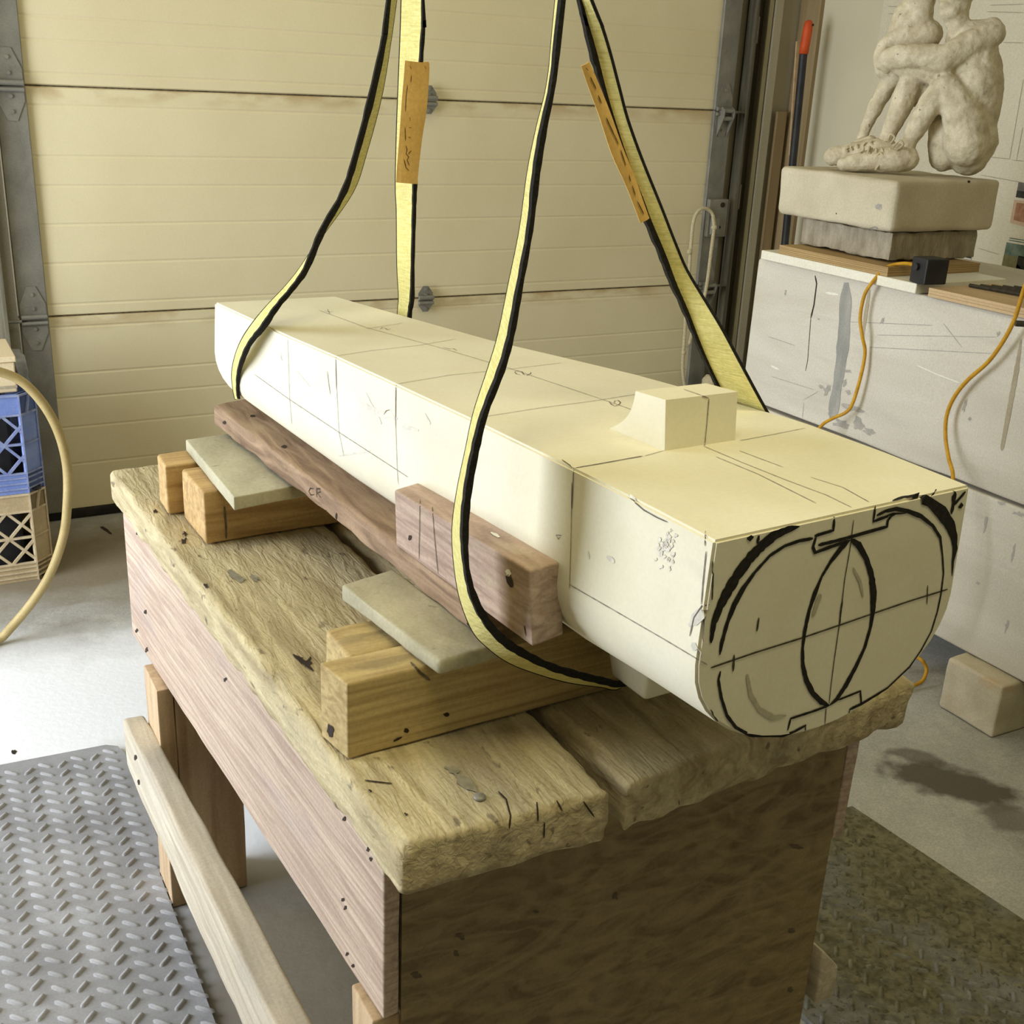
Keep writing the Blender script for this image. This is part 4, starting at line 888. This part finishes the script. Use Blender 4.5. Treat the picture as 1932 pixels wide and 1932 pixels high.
marks('knot', chunk, m_hole, lambda bm: (blob(bm, tC, 962, 1096, 6, 12, -0.3), blob(bm, tC, 774, 1014, 3, 5), stroke(bm, tC, ((990, 1180, 0.002), (993, 1200, 0.001)))))
marks('plaster_fleck', chunk, m_white, lambda bm: (blob(bm, tC, 960, 1080, 5, 8, -0.3), blob(bm, tC, 935, 1010, 9, 3, 0.5)))
marks('knot', bC, m_grime, lambda bm: (stroke(bm, tcc, ((423, 955), (426, 990), (427, 1022)), 0.003), blob(bm, tcc, 322, 912, 2, 4)))

# ------------------------------------------------------------------ the plaster model (hull with a tower)
hull_t = thing('plaster_hull_model', 'long white plaster hull model with a small tower and charcoal end drawing', 'model', (0.60, 1.10, 0.77))
YL = [(0.60, 0.507), (0.69, 0.503), (0.78, 0.496), (0.95, 0.481), (1.095, 0.465), (1.237, 0.449), (1.36, 0.431), (1.60, 0.403)]
YR = [(0.60, 0.795), (0.70, 0.797), (0.81, 0.793), (0.863, 0.781), (0.95, 0.764), (1.04, 0.742), (1.15, 0.704), (1.25, 0.668), (1.40, 0.630), (1.60, 0.582)]
ZW = [(0.60, 0.882), (0.78, 0.8745), (1.0, 0.880), (1.095, 0.887), (1.237, 0.893), (1.36, 0.902), (1.60, 0.915)]
def itp(T, y):
    if y <= T[0][0]: return T[0][1]
    for (a, va), (b, vb) in zip(T, T[1:]):
        if y <= b: return va+(vb-va)*(y-a)/(b-a)
    return T[-1][1]
ZT = 0.984
bm = BM(); rings = []
ys = [0.60+i*0.02 for i in range(51)]
NB = 20
for y in ys:
    xl, xr, zw = itp(YL, y), itp(YR, y), itp(ZW, y)
    zb = 0.776+(zw-0.8745)*1.25
    if zb < 0.776: zb = 0.776
    cx = (xl+xr)/2; a = (xr-xl)/2+0.004; hgt = zw-zb
    ring = [(xl+(xr-xl)*k/10, ZT) for k in range(11)]
    ring += [(xr+0.004*q, ZT+(zw-ZT)*q) for q in (0.25, 0.5, 0.75)]
    ring += [(cx+a*math.cos(t_), zw-hgt*math.sin(t_)) for t_ in [math.pi*k/NB for k in range(NB+1)]]
    ring += [(xl-0.004*q, ZT+(zw-ZT)*q) for q in (0.75, 0.5, 0.25)]
    sk = 0.0612*(1-(y-0.6))+0.01*(y-0.6)
    row = []
    for x, z in ring:
        yy = y+sk*(x-0.5)*(1 if y < 1.5 else 1)
        row.append(bm.verts.new((x, yy, z)))
    rings.append(row)
n = len(rings[0])
for i in range(len(rings)-1):
    for k in range(n):
        bm.faces.new((rings[i][k], rings[i][(k+1) % n], rings[i+1][(k+1) % n], rings[i+1][k]))
bm.faces.new(rings[0]); bm.faces.new(rings[-1][::-1])
bmesh.ops.recalc_face_normals(bm, faces=bm.faces)
sh = [e for e in bm.edges if len(e.link_faces) == 2 and e.calc_face_angle(0) > math.radians(35)]
bmesh.ops.bevel(bm, geom=sh, offset=0.0022, segments=2, affect='EDGES')
bmesh.ops.triangulate(bm, faces=[f_ for f_ in bm.faces if len(f_.verts) > 6])
hull = obj('hull', bm, m_foam, hull_t, smooth=True, auto=35)
# tower with flared foot towards the far end
bm = BM()
c_ = [Vector((0.601, 0.795, ZT-0.004)), Vector((0.685, 0.799, ZT-0.004)), Vector((0.679, 0.862, ZT-0.004)), Vector((0.596, 0.862, ZT-0.004))]
top = [Vector((0.599, 0.797, 1.031)), Vector((0.682, 0.800, 1.031)), Vector((0.672, 0.836, 1.031)), Vector((0.590, 0.834, 1.031))]
NZ = 10; NYY = 6; lay = []
for i in range(NZ+1):
    v = i/NZ; z = (ZT-0.002)*(1-v)+1.031*v
    fl_ = (1-v)**3*0.030
    L_ = [(0.601-0.002*v, 0.795+0.003*v), (0.685-0.003*v, 0.799+0.001*v), (0.679-0.006*v, 0.848-0.012*v+fl_), (0.597-0.006*v-fl_*0.15, 0.848-0.014*v+fl_)]
    lay.append([bm.verts.new((x, y, z)) for x, y in L_])
for a_, b_ in zip(lay, lay[1:]):
    for k in range(4): bm.faces.new((a_[k], a_[(k+1) % 4], b_[(k+1) % 4], b_[k]))
bm.faces.new(lay[-1]); bm.faces.new(lay[0][::-1])
sh = [e for e in bm.edges if len(e.link_faces) == 2 and e.calc_face_angle(0) > math.radians(50)]
bmesh.ops.bevel(bm, geom=sh, offset=0.002, segments=2, affect='EDGES')
tower = obj('tower', bm, m_foam, hull_t, smooth=True, auto=35)
b = worn([(0.590, 0.775, 0.737), (0.628, 0.777, 0.737), (0.630, 0.835, 0.737), (0.588, 0.832, 0.737), (0.587, 0.768, 0.79), (0.640, 0.770, 0.79), (0.640, 0.85, 0.79), (0.582, 0.845, 0.79)], 0.02, 0.006, 0.0004, 20, 1, 0.2)
obj('keel_lug', b, m_foam, hull_t, smooth=True)
th = bvh(hull, tower); thh = bvh(hull)
def c2(pts): return [(p[0]/3.578+1340, p[1]/3.578+880)+tuple(p[2:]) for p in pts]
def f(bm):   # pencil station lines and centre line
    W_ = 0.0008
    for L_ in (((543, 636), (545, 690), (547, 753), (551, 800)), ((634, 673), (636, 740), (640, 815), (649, 860)), ((748, 726), (747, 800), (750, 888), (752, 915)),
               ((1083, 888), (1079, 960), (1077, 1050), (1075, 1110)), ((480, 706), (547, 754), (639, 815), (770, 900)),
               ((1075, 1103), (1160, 1152), (1250, 1204), (1334, 1254)), ((634, 672), (700, 662), (790, 652), (860, 640)),
               ((748, 725), (850, 708), (960, 697)), ((600, 585), (690, 618), (825, 655), (960, 695), (1160, 762), (1205, 778)),
               ((905, 788), (1020, 770), (1120, 757), (1240, 738)), ((960, 697), (1060, 685)),
               ((1083, 884), (1150, 872), (1210, 862)), ((1216, 861), (1255, 850)), ((1327, 842), (1400, 873), (1480, 905), (1560, 935), (1607, 958)), ((1350, 862), (1430, 895), (1500, 930), (1540, 950)),
               ((1395, 851), (1440, 868), (1478, 882)), ((1530, 901), (1590, 920), (1640, 948)), ((1395, 832), (1460, 820), (1520, 808)),
               ((1335, 727), (1318, 735)), ((690, 621), (760, 610))):
        stroke(bm, thh, L_, W_, lift=0.0005)
    stroke(bm, th, ((1337, 752), (1334, 790), (1329, 842)), 0.0011); stroke(bm, th, ((1290, 735), (1336, 751)), 0.0011)
marks('pencil_line', hull, m_pencil, f)
def f(bm):   # numerals and small marks
    w = 0.0011
    stroke(bm, th, ((612, 587), (622, 589), (629, 588)), w); stroke(bm, th, ((618, 584), (622, 592)), w)                       # 3
    stroke(bm, th, ((717, 622), (722, 618), (729, 621), (730, 623), (737, 621)), w)                                        # 2
    stroke(bm, th, ((836, 656), (848, 659), (855, 658), (862, 662)), w)                                                    # 1
    stroke(bm, th, ((971, 702), (977, 700), (985, 702), (988, 707), (994, 709), (1002, 705), (1001, 703)), w); stroke(bm, th, ((971, 702), (974, 706), (982, 708)), w)   # 5
    stroke(bm, th, ((1149, 758), (1153, 763), (1160, 767), (1168, 764), (1171, 760), (1166, 756), (1160, 757), (1159, 762)), w)   # 6
    for L_ in (((532, 665), (531, 675), (534, 681)), ((618, 700), (621, 725), (624, 745)), ((1331, 1003), (1331, 1030)), ((725, 782), (729, 775), (736, 773)), ((1050, 1009), (1054, 1017), (1060, 1010), (1050, 1009)), ((1080, 910), (1079, 960)),
               ((1190, 940), (1215, 962), (1240, 976), (1260, 985)), ((1333, 1040), (1327, 1100), (1324, 1140)), ((1302, 1200), (1310, 1165), (1325, 1143), (1338, 1140)), ((1325, 1150), (1329, 1175), (1326, 1210)), ((747, 726), (747, 805)), ((634, 673), (635, 735)), ((1083, 886), (1080, 960)), ((1060, 868), (1080, 882))):
        stroke(bm, th, L_, 0.0010)
    stroke(bm, th, ((1083, 884), (1130, 876), (1213, 861)), 0.0012)
marks('pencil_numeral', hull, M('dark_pencil', (108, 100, 94)), f)
def f(bm):
    random.seed(21)
    for k in range(34):
        x, y = 1255+random.gauss(0, 9), 1035+random.gauss(0, 15); blob(bm, thh, x, y, 3.2, 4.5, rough=0.6, n=8)
    blob(bm, thh, 1195, 940, 9, 3, 0.6)
marks('chipped_patch', hull, m_chip, f, stuff=True)
ends = thh
def f(bm):   # charcoal drawing on the near end face
    k_ = 0.0
    # thick outer crescents
    stroke(bm, ends, c2([(2, 1190, .003), (20, 1060, .006), (60, 950, .008), (110, 850, .010), (180, 730, .011), (270, 610, .010), (360, 520, .009), (430, 465, .009), (520, 425, .006), (600, 403, .002)]), jitter=0.15)
    stroke(bm, ends, c2([(1230, 235, .002), (1300, 210, .004), (1400, 203, .007), (1480, 240, .009), (1560, 310, .011), (1620, 400, .011), (1645, 480, .008), (1650, 560, .006), (1635, 640, .003), (1630, 740, .001)]), jitter=0.15)
    # inner hull line, left and right
    stroke(bm, ends, c2([(62, 1270, .002), (75, 1190, .004), (110, 1060, .004), (160, 930, .006), (220, 820, .005), (300, 710, .003), (400, 600, .003), (500, 535, .003), (600, 500, .003), (690, 485, .003)]))
    stroke(bm, ends, c2([(66, 1380), (52, 1440), (72, 1560), (110, 1680), (170, 1760), (260, 1810), (380, 1838), (470, 1825), (560, 1790), (645, 1745)]), 0.0028)
    stroke(bm, ends, c2([(1120, 330, .003), (1180, 300, .003), (1250, 285, .004), (1330, 300, .004), (1420, 335, .004), (1500, 400, .003), (1550, 480, .003), (1565, 600, .002), (1572, 720, .002), (1555, 860, .002), (1530, 980, .002), (1490, 1110, .002), (1420, 1240, .002), (1330, 1370, .002), (1230, 1470, .002), (1120, 1540, .003), (1020, 1600, .003), (935, 1640, .003)]))
    stroke(bm, ends, c2([(1150, 345, .001), (1230, 318, .002), (1320, 315, .001)]))
    # slots top and bottom
    stroke(bm, ends, c2([(835, 345), (828, 430), (700, 468)]), 0.0028); stroke(bm, ends, c2([(712, 470), (690, 545), (705, 580), (800, 545), (930, 500)]), 0.0030)
    stroke(bm, ends, c2([(725, 530), (830, 505), (960, 470), (1100, 430), (1190, 405), (1195, 365), (1220, 330), (1250, 318)]), 0.0030)
    stroke(bm, ends, c2([(1112, 265), (1098, 370), (1150, 350), (1200, 335)]), 0.0028)
    stroke(bm, ends, c2([(860, 1575), (1010, 1515), (1018, 1600)]), 0.0022)
    stroke(bm, ends, c2([(940, 1640), (918, 1710)]), 0.0022); stroke(bm, ends, c2([(885, 1680), (868, 1790)]), 0.0018)
    stroke(bm, ends, c2([(800, 1612), (680, 1655), (540, 1700), (520, 1780)]), 0.0024); stroke(bm, ends, c2([(640, 1740), (640, 1780), (622, 1835)]), 0.0026)
    # pointed oval
    stroke(bm, ends, c2([(940, 495, .003), (880, 550, .006), (810, 640, .004), (750, 740, .003), (705, 850, .005), (665, 970, .004), (635, 1110, .004), (620, 1230, .003), (622, 1340, .004), (645, 1440, .005), (690, 1530, .005), (750, 1590, .005), (800, 1612, .002)]))
    stroke(bm, ends, c2([(945, 490, .003), (1000, 530, .006), (1050, 620, .005), (1085, 730, .006), (1100, 860, .008), (1095, 980, .006), (1080, 1080, .004), (1040, 1220, .004), (980, 1350, .005), (910, 1480, .006), (850, 1570, .005), (800, 1612, .002)]))
    # corner scribbles
    stroke(bm, ends, c2([(1645, 170, .006), (1640, 240, .005), (1625, 320, .003)]), jitter=0.3); stroke(bm, ends, c2([(1720, 168), (1640, 260)]), 0.003, jitter=0.3)
    stroke(bm, ends, c2([(1670, 275, .003), (1690, 262, .006), (1705, 262, .002)])); stroke(bm, ends, c2([(1525, 158), (1480, 210)]), 0.002)
    stroke(bm, ends, c2([(245, 483, .003), (270, 483, .006), (290, 475, .002)])); stroke(bm, ends, c2([(325, 465), (315, 518)]), 0.0035)
marks('charcoal_drawing', hull, m_char, f)
def f(bm):
    stroke(bm, ends, c2([(0, 1358), (300, 1255), (620, 1155), (870, 1070), (1100, 990), (1350, 905), (1600, 828)]), 0.0016)
    stroke(bm, ends, c2([(965, 360), (940, 560), (905, 760), (870, 1060), (835, 1300), (810, 1500), (800, 1600)]), 0.0010)
    stroke(bm, ends, c2([(890, 900), (878, 980), (870, 1070)]), 0.0020); stroke(bm, ends, c2([(780, 1630), (768, 1780)]), 0.0010)
    stroke(bm, ends, c2([(325, 1020), (312, 1110)]), 0.0022); stroke(bm, ends, c2([(158, 1270), (152, 1380)]), 0.0022); stroke(bm, ends, c2([(1465, 800), (1460, 930)]), 0.0012)
    stroke(bm, ends, c2([(0, 1640), (60, 1740), (130, 1820)]), 0.0014)
    stroke(bm, ends, c2([(20, 640), (10, 900)]), 0.0014)
marks('pencil_cross', hull, M('grey_pencil', (84, 78, 60), (64, 60, 46), (200, 200, 200)), f)
def f(bm):
    stroke(bm, ends, c2([(245, 1400, .003), (270, 1540, .004), (330, 1640, .004), (420, 1695, .005), (510, 1680, .002)])); stroke(bm, ends, c2([(960, 680, .002), (1010, 780, .003), (1030, 880, .002)])); stroke(bm, ends, c2([(740, 860, .006), (690, 1010, .004)]))
marks('charcoal_smudge', hull, M('smudge', (176, 170, 148), (196, 190, 168), (90, 90, 90)), f)
def f(bm):
    for L_ in (((680, 760, .004), (710, 778, .008), (750, 790, .004)), ((690, 740, .002), (720, 800, .004)), ((760, 805, .005), (790, 812, .003)), ((802, 780, .003), (812, 800, .004)), ((640, 860, .002), (700, 850, .003)), ((560, 700, .002), (585, 730, .002)), ((1145, 1050, .004), (1160, 1060, .004)), ((1110, 1040, .003), (1112, 1055, .002)), ((1300, 1180, .006), (1320, 1160, .008), (1335, 1150, .004)), ((1305, 1215, .006), (1325, 1235, .004)), ((1200, 820, .004), (1230, 828, .002))):
        stroke(bm, thh, L_, lift=0.0004, jitter=0.4)
marks('graphite_smudge', hull, m_smudge, f)

# ------------------------------------------------------------------ slings
def strap(name, label, legs, tags):
    p0 = legs[0]['rows'][0]
    t = thing(name, label, 'sling', (0.6, legs[0]['yn'][0], 0.8))
    for lg in legs:
        rows = lg['rows']; n_ = len(rows)
        E_, O_, A_, B_ = [], [], [], []
        for i, r_ in enumerate(rows):
            q = i/(n_-1)
            yn = lg['yn'][i] if len(lg['yn']) == n_ else lg['yn'][0]+(lg['yn'][-1]-lg['yn'][0])*q
            w = lg['yo'][i] if len(lg['yo']) == n_ else lg['yo'][0]+(lg['yo'][-1]-lg['yo'][0])*q
            a, b_, o_ = r_
            a3, b3, o3 = onY(*a, yn), onY(*b_, yn), onY(*o_, yn+w)
            A_.append(a3); B_.append(b3); E_.append((a3+b3)/2); O_.append(o3)
        up = lg.get('up', 0.0)
        if up:
            for L_ in (A_, B_, E_, O_): L_.insert(0, L_[0]+(L_[0]-L_[1]).normalized()*up)
        for tail in lg.get('tail', ()):
            e, o_ = Vector(tail[0]), Vector(tail[1]); hw = (B_[-1]-A_[-1])*0.5
            A_.append(e-hw); B_.append(e+hw); E_.append(e); O_.append(o_)
        A_, B_, E_, O_ = [smoothpath(x, 5) for x in (A_, B_, E_, O_)]
        bm = BM(); L0 = []; pn = None
        for i, (e, o_) in enumerate(zip(E_, O_)):
            tg = (E_[min(i+1, len(E_)-1)]-E_[max(i-1, 0)]); nr = tg.cross(o_-e)
            if nr.length > 1e-9: nr.normalize()
            else: nr = pn or Vector((-1, 0, 0))
            if pn is not None and nr.dot(pn) < 0: nr = -nr
            pn = nr; h_ = nr*0.0011
            L0.append([bm.verts.new(p) for p in (e+h_, e.lerp(o_, 0.5)+h_, o_+h_, o_-h_, e.lerp(o_, 0.5)-h_, e-h_)])
        for u, v in zip(L0, L0[1:]):
            for k in range(6): bm.faces.new((u[k], u[(k+1) % 6], v[(k+1) % 6], v[k]))
        bm.faces.new(L0[0]); bm.faces.new(L0[-1][::-1])
        bmesh.ops.recalc_face_normals(bm, faces=bm.faces)
        obj('webbing', bm, m_web, t, smooth=False)
        # dark stitched edge: near side, full band
        bm = BM(); P0 = None
        for i, (a, b_) in enumerate(zip(A_, B_)):
            j = 1+0.10*math.sin(i*2.1)+random.uniform(-0.06, 0.06); m_ = (a+b_)/2; a = m_+(a-m_)*j; b_ = m_+(b_-m_)*j
            d = Vector((0, 0.0025, 0)); cur = [bm.verts.new(p) for p in (a-d, b_-d, b_+d, a+d)]
            if P0:
                for k in range(4): bm.faces.new((P0[k], P0[(k+1) % 4], cur[(k+1) % 4], cur[k]))
            P0 = cur
        bmesh.ops.recalc_face_normals(bm, faces=bm.faces)
        obj('edge_binding', bm, m_edge, t)
        bm = BM(); tube(bm, O_, 0.0016, 6); obj('edge_binding', bm, m_edge if lg.get('far_dark', True) else m_web, t)
    for tg_ in tags:
        P = [(onY(*l, tg_['y']), onY(*r_, tg_['y']+tg_.get('dy', 0))) for l, r_ in tg_['rows']]
        Lp = smoothpath([p[0] for p in P], 4); Rp = smoothpath([p[1] for p in P], 4)
        bm = BM(); R0 = []
        for a, b_ in zip(Lp, Rp):
            nrm = Vector((0, -1, 0)); R0.append([bm.verts.new(a.lerp(b_, k/5)+nrm*0.003*math.sin(math.pi*k/5)*tg_.get('bulge', 1)) for k in range(6)])
        for u, v in zip(R0, R0[1:]):
            for k in range(5): bm.faces.new((u[k], u[k+1], v[k+1], v[k]))
        bmesh.ops.recalc_face_normals(bm, faces=bm.faces); bmesh.ops.solidify(bm, geom=list(bm.faces), thickness=0.0015)
        to = obj('label_tag', bm, m_tag, t, smooth=False); to['label'] = tg_['label']
        tt_ = bvh(to)
        bm = BM()
        for s_ in tg_['ink']: stroke(bm, tt_, s_, 0.0010, lift=0.0008, step=4)
        if bm.verts: obj('printed_text', bm, m_ink, to)
    return t
leg1L = dict(rows=[((729, 0), (737, 0), (747, 0)), ((720, 72), (729, 72), (737, 72)), ((695, 181), (707, 181), (719, 181)), ((667, 290), (677, 290), (690, 290)), ((643, 362), (654, 362), (665, 362)),
                   ((602, 435), (614, 435), (608, 444)), ((572, 507), (583, 507), (566, 507)), ((547, 543), (558, 543), (537, 543)), ((516, 580), (527, 580), (502, 580)), ((491, 616), (502, 618), (474, 614)),
                   ((468, 646), (476, 648), (455, 644)), ((454, 677), (462, 678), (443, 676)), ((447, 706), (453, 706), (438, 706)), ((446, 737), (451, 737), (441, 737)), ((448, 752), (453, 752), (444, 752))],
             yn=[1.38, 1.38, 1.38, 1.38, 1.38, 1.38, 1.38, 1.38, 1.38, 1.40, 1.43, 1.46, 1.50, 1.54, 1.57], yo=[0.04, 0.035], up=0.35)
leg1R = dict(rows=[((795, 0), (800, 0), (758, 0)), ((796, 40), (802, 40), (757, 40)), ((791, 118), (797, 118), (754, 118)), ((785, 250), (791, 250), (749, 250)), ((779, 352), (786, 352), (747, 352)), ((778, 400), (784, 400), (749, 400)),
                   ((776, 500), (781, 500), (750, 500)), ((774, 560), (781, 560), (753, 560)), ((770, 592), (776, 592), (751, 590)), ((768, 640), (774, 640), (750, 640))], yn=[1.45], yo=[0.04], up=0.35)
strap('lifting_sling', 'far yellow webbing sling with black edges round the far end of the model', [leg1L, leg1R],
      [dict(y=1.44, dy=0.0, label='worn tan leather label patch', rows=[((764, 114), (806, 120)), ((762, 140), (809, 128)), ((757, 200), (804, 205)), ((753, 260), (796, 255)), ((749, 310), (790, 305)), ((747, 344), (786, 347))],
            ink=[((773, 124), (776, 130)), ((776, 142), (775, 155)), ((769, 160), (766, 185), (765, 210)), ((773, 221), (774, 228)), ((771, 240), (776, 241)), ((770, 258), (775, 260)), ((766, 275), (768, 282), (766, 290), (771, 296), (768, 302), (772, 312)), ((770, 290), (776, 284)), ((762, 300), (766, 316), (771, 322)), ((801, 124), (803, 130)), ((764, 240), (765, 265))])])
leg2L = dict(rows=[((1055, 0), (1065, 0), (1050, 0)), ((1039, 152), (1047, 152), (1035, 152)), ((1020, 242), (1030, 242), (1014, 242)), ((1006, 326), (1017, 326), (997, 326)), ((995, 435), (1003, 435), (982, 435)),
                   ((975, 543), (984, 543), (960, 543)), ((958, 634), (968, 634), (941, 634)), ((939, 700), (950, 700), (921, 700)), ((908, 780), (919, 780), (895, 780)), ((890, 850), (902, 850), (880, 850)), ((876, 927), (888, 927), (864, 927)),
                   ((870, 1000), (882, 1000), (855, 1000)), ((875, 1070), (884, 1070), (859, 1070)), ((888, 1130), (901, 1128), (870, 1132)), ((914, 1180), (928, 1174), (893, 1190)), ((946, 1216), (957, 1203), (922, 1222)),
                   ((984, 1239), (995, 1229), (962, 1250)), ((1035, 1263), (1041, 1252), (1017, 1271)), ((1089, 1279), (1097, 1269), (1071, 1286)), ((1136, 1290), (1143, 1280), (1130, 1294)), ((1172, 1294), (1175, 1285), (1170, 1296))],
             yn=[0.80]*13+[0.802, 0.805, 0.81, 0.812, 0.815, 0.815, 0.815, 0.815], yo=[0.05]*13+[0.045, 0.038, 0.03, 0.022, 0.016, 0.012, 0.01, 0.01], up=0.25,
             tail=[((0.64, 0.822, 0.738), (0.64, 0.855, 0.735)), ((0.72, 0.835, 0.752), (0.72, 0.87, 0.75)), ((0.79, 0.85, 0.80), (0.79, 0.895, 0.80)), ((0.815, 0.86, 0.88), (0.812, 0.91, 0.88)), ((0.812, 0.865, 0.955), (0.800, 0.93, 0.955))])
leg2R = dict(rows=[((1090, 0), (1100, 0), (1116, 0)), ((1096, 25), (1112, 45), (1134, 45)), ((1113, 100), (1132, 100), (1151, 100)), ((1134, 170), (1146, 170), (1168, 165)), ((1155, 235), (1164, 235), (1184, 225)), ((1178, 310), (1190, 308), (1210, 298)), ((1207, 385), (1218, 380), (1239, 370)),
                   ((1217, 420), (1232, 412), (1251, 400)), ((1243, 480), (1258, 474), (1276, 464)), ((1262, 530), (1275, 522), (1297, 512)), ((1290, 590), (1302, 582), (1335, 575)), ((1310, 640), (1322, 634), (1365, 625)), ((1330, 685), (1342, 680), (1400, 690)), ((1352, 730), (1362, 722), (1428, 742)), ((1372, 765), (1382, 757), (1448, 778)), ((1384, 785), (1394, 778), (1462, 800))],
             yn=[0.905]*12+[0.915, 0.925, 0.93, 0.93], yo=[-0.01]*10+[-0.02, -0.03, -0.045, -0.055, -0.06, -0.06], up=0.25)
strap('lifting_sling', 'near yellow webbing sling looping under the model in front of the offcut', [leg2L, leg2R],
      [dict(y=0.893, dy=0.0, bulge=0.4, label='folded tan leather label strip', rows=[((1096, 124), (1109, 117)), ((1108, 160), (1124, 150)), ((1130, 220), (1149, 212)), ((1153, 290), (1172, 276)), ((1178, 345), (1196, 335)), ((1194, 385), (1208, 370)), ((1207, 420), (1223, 412))],
            ink=[((1105, 128), (1109, 133)), ((1113, 145), (1124, 168)), ((1128, 180), (1134, 195)), ((1143, 222), (1166, 272)), ((1170, 283), (1180, 312)), ((1186, 330), (1189, 342)), ((1192, 350), (1198, 368)), ((1202, 380), (1214, 404))])])
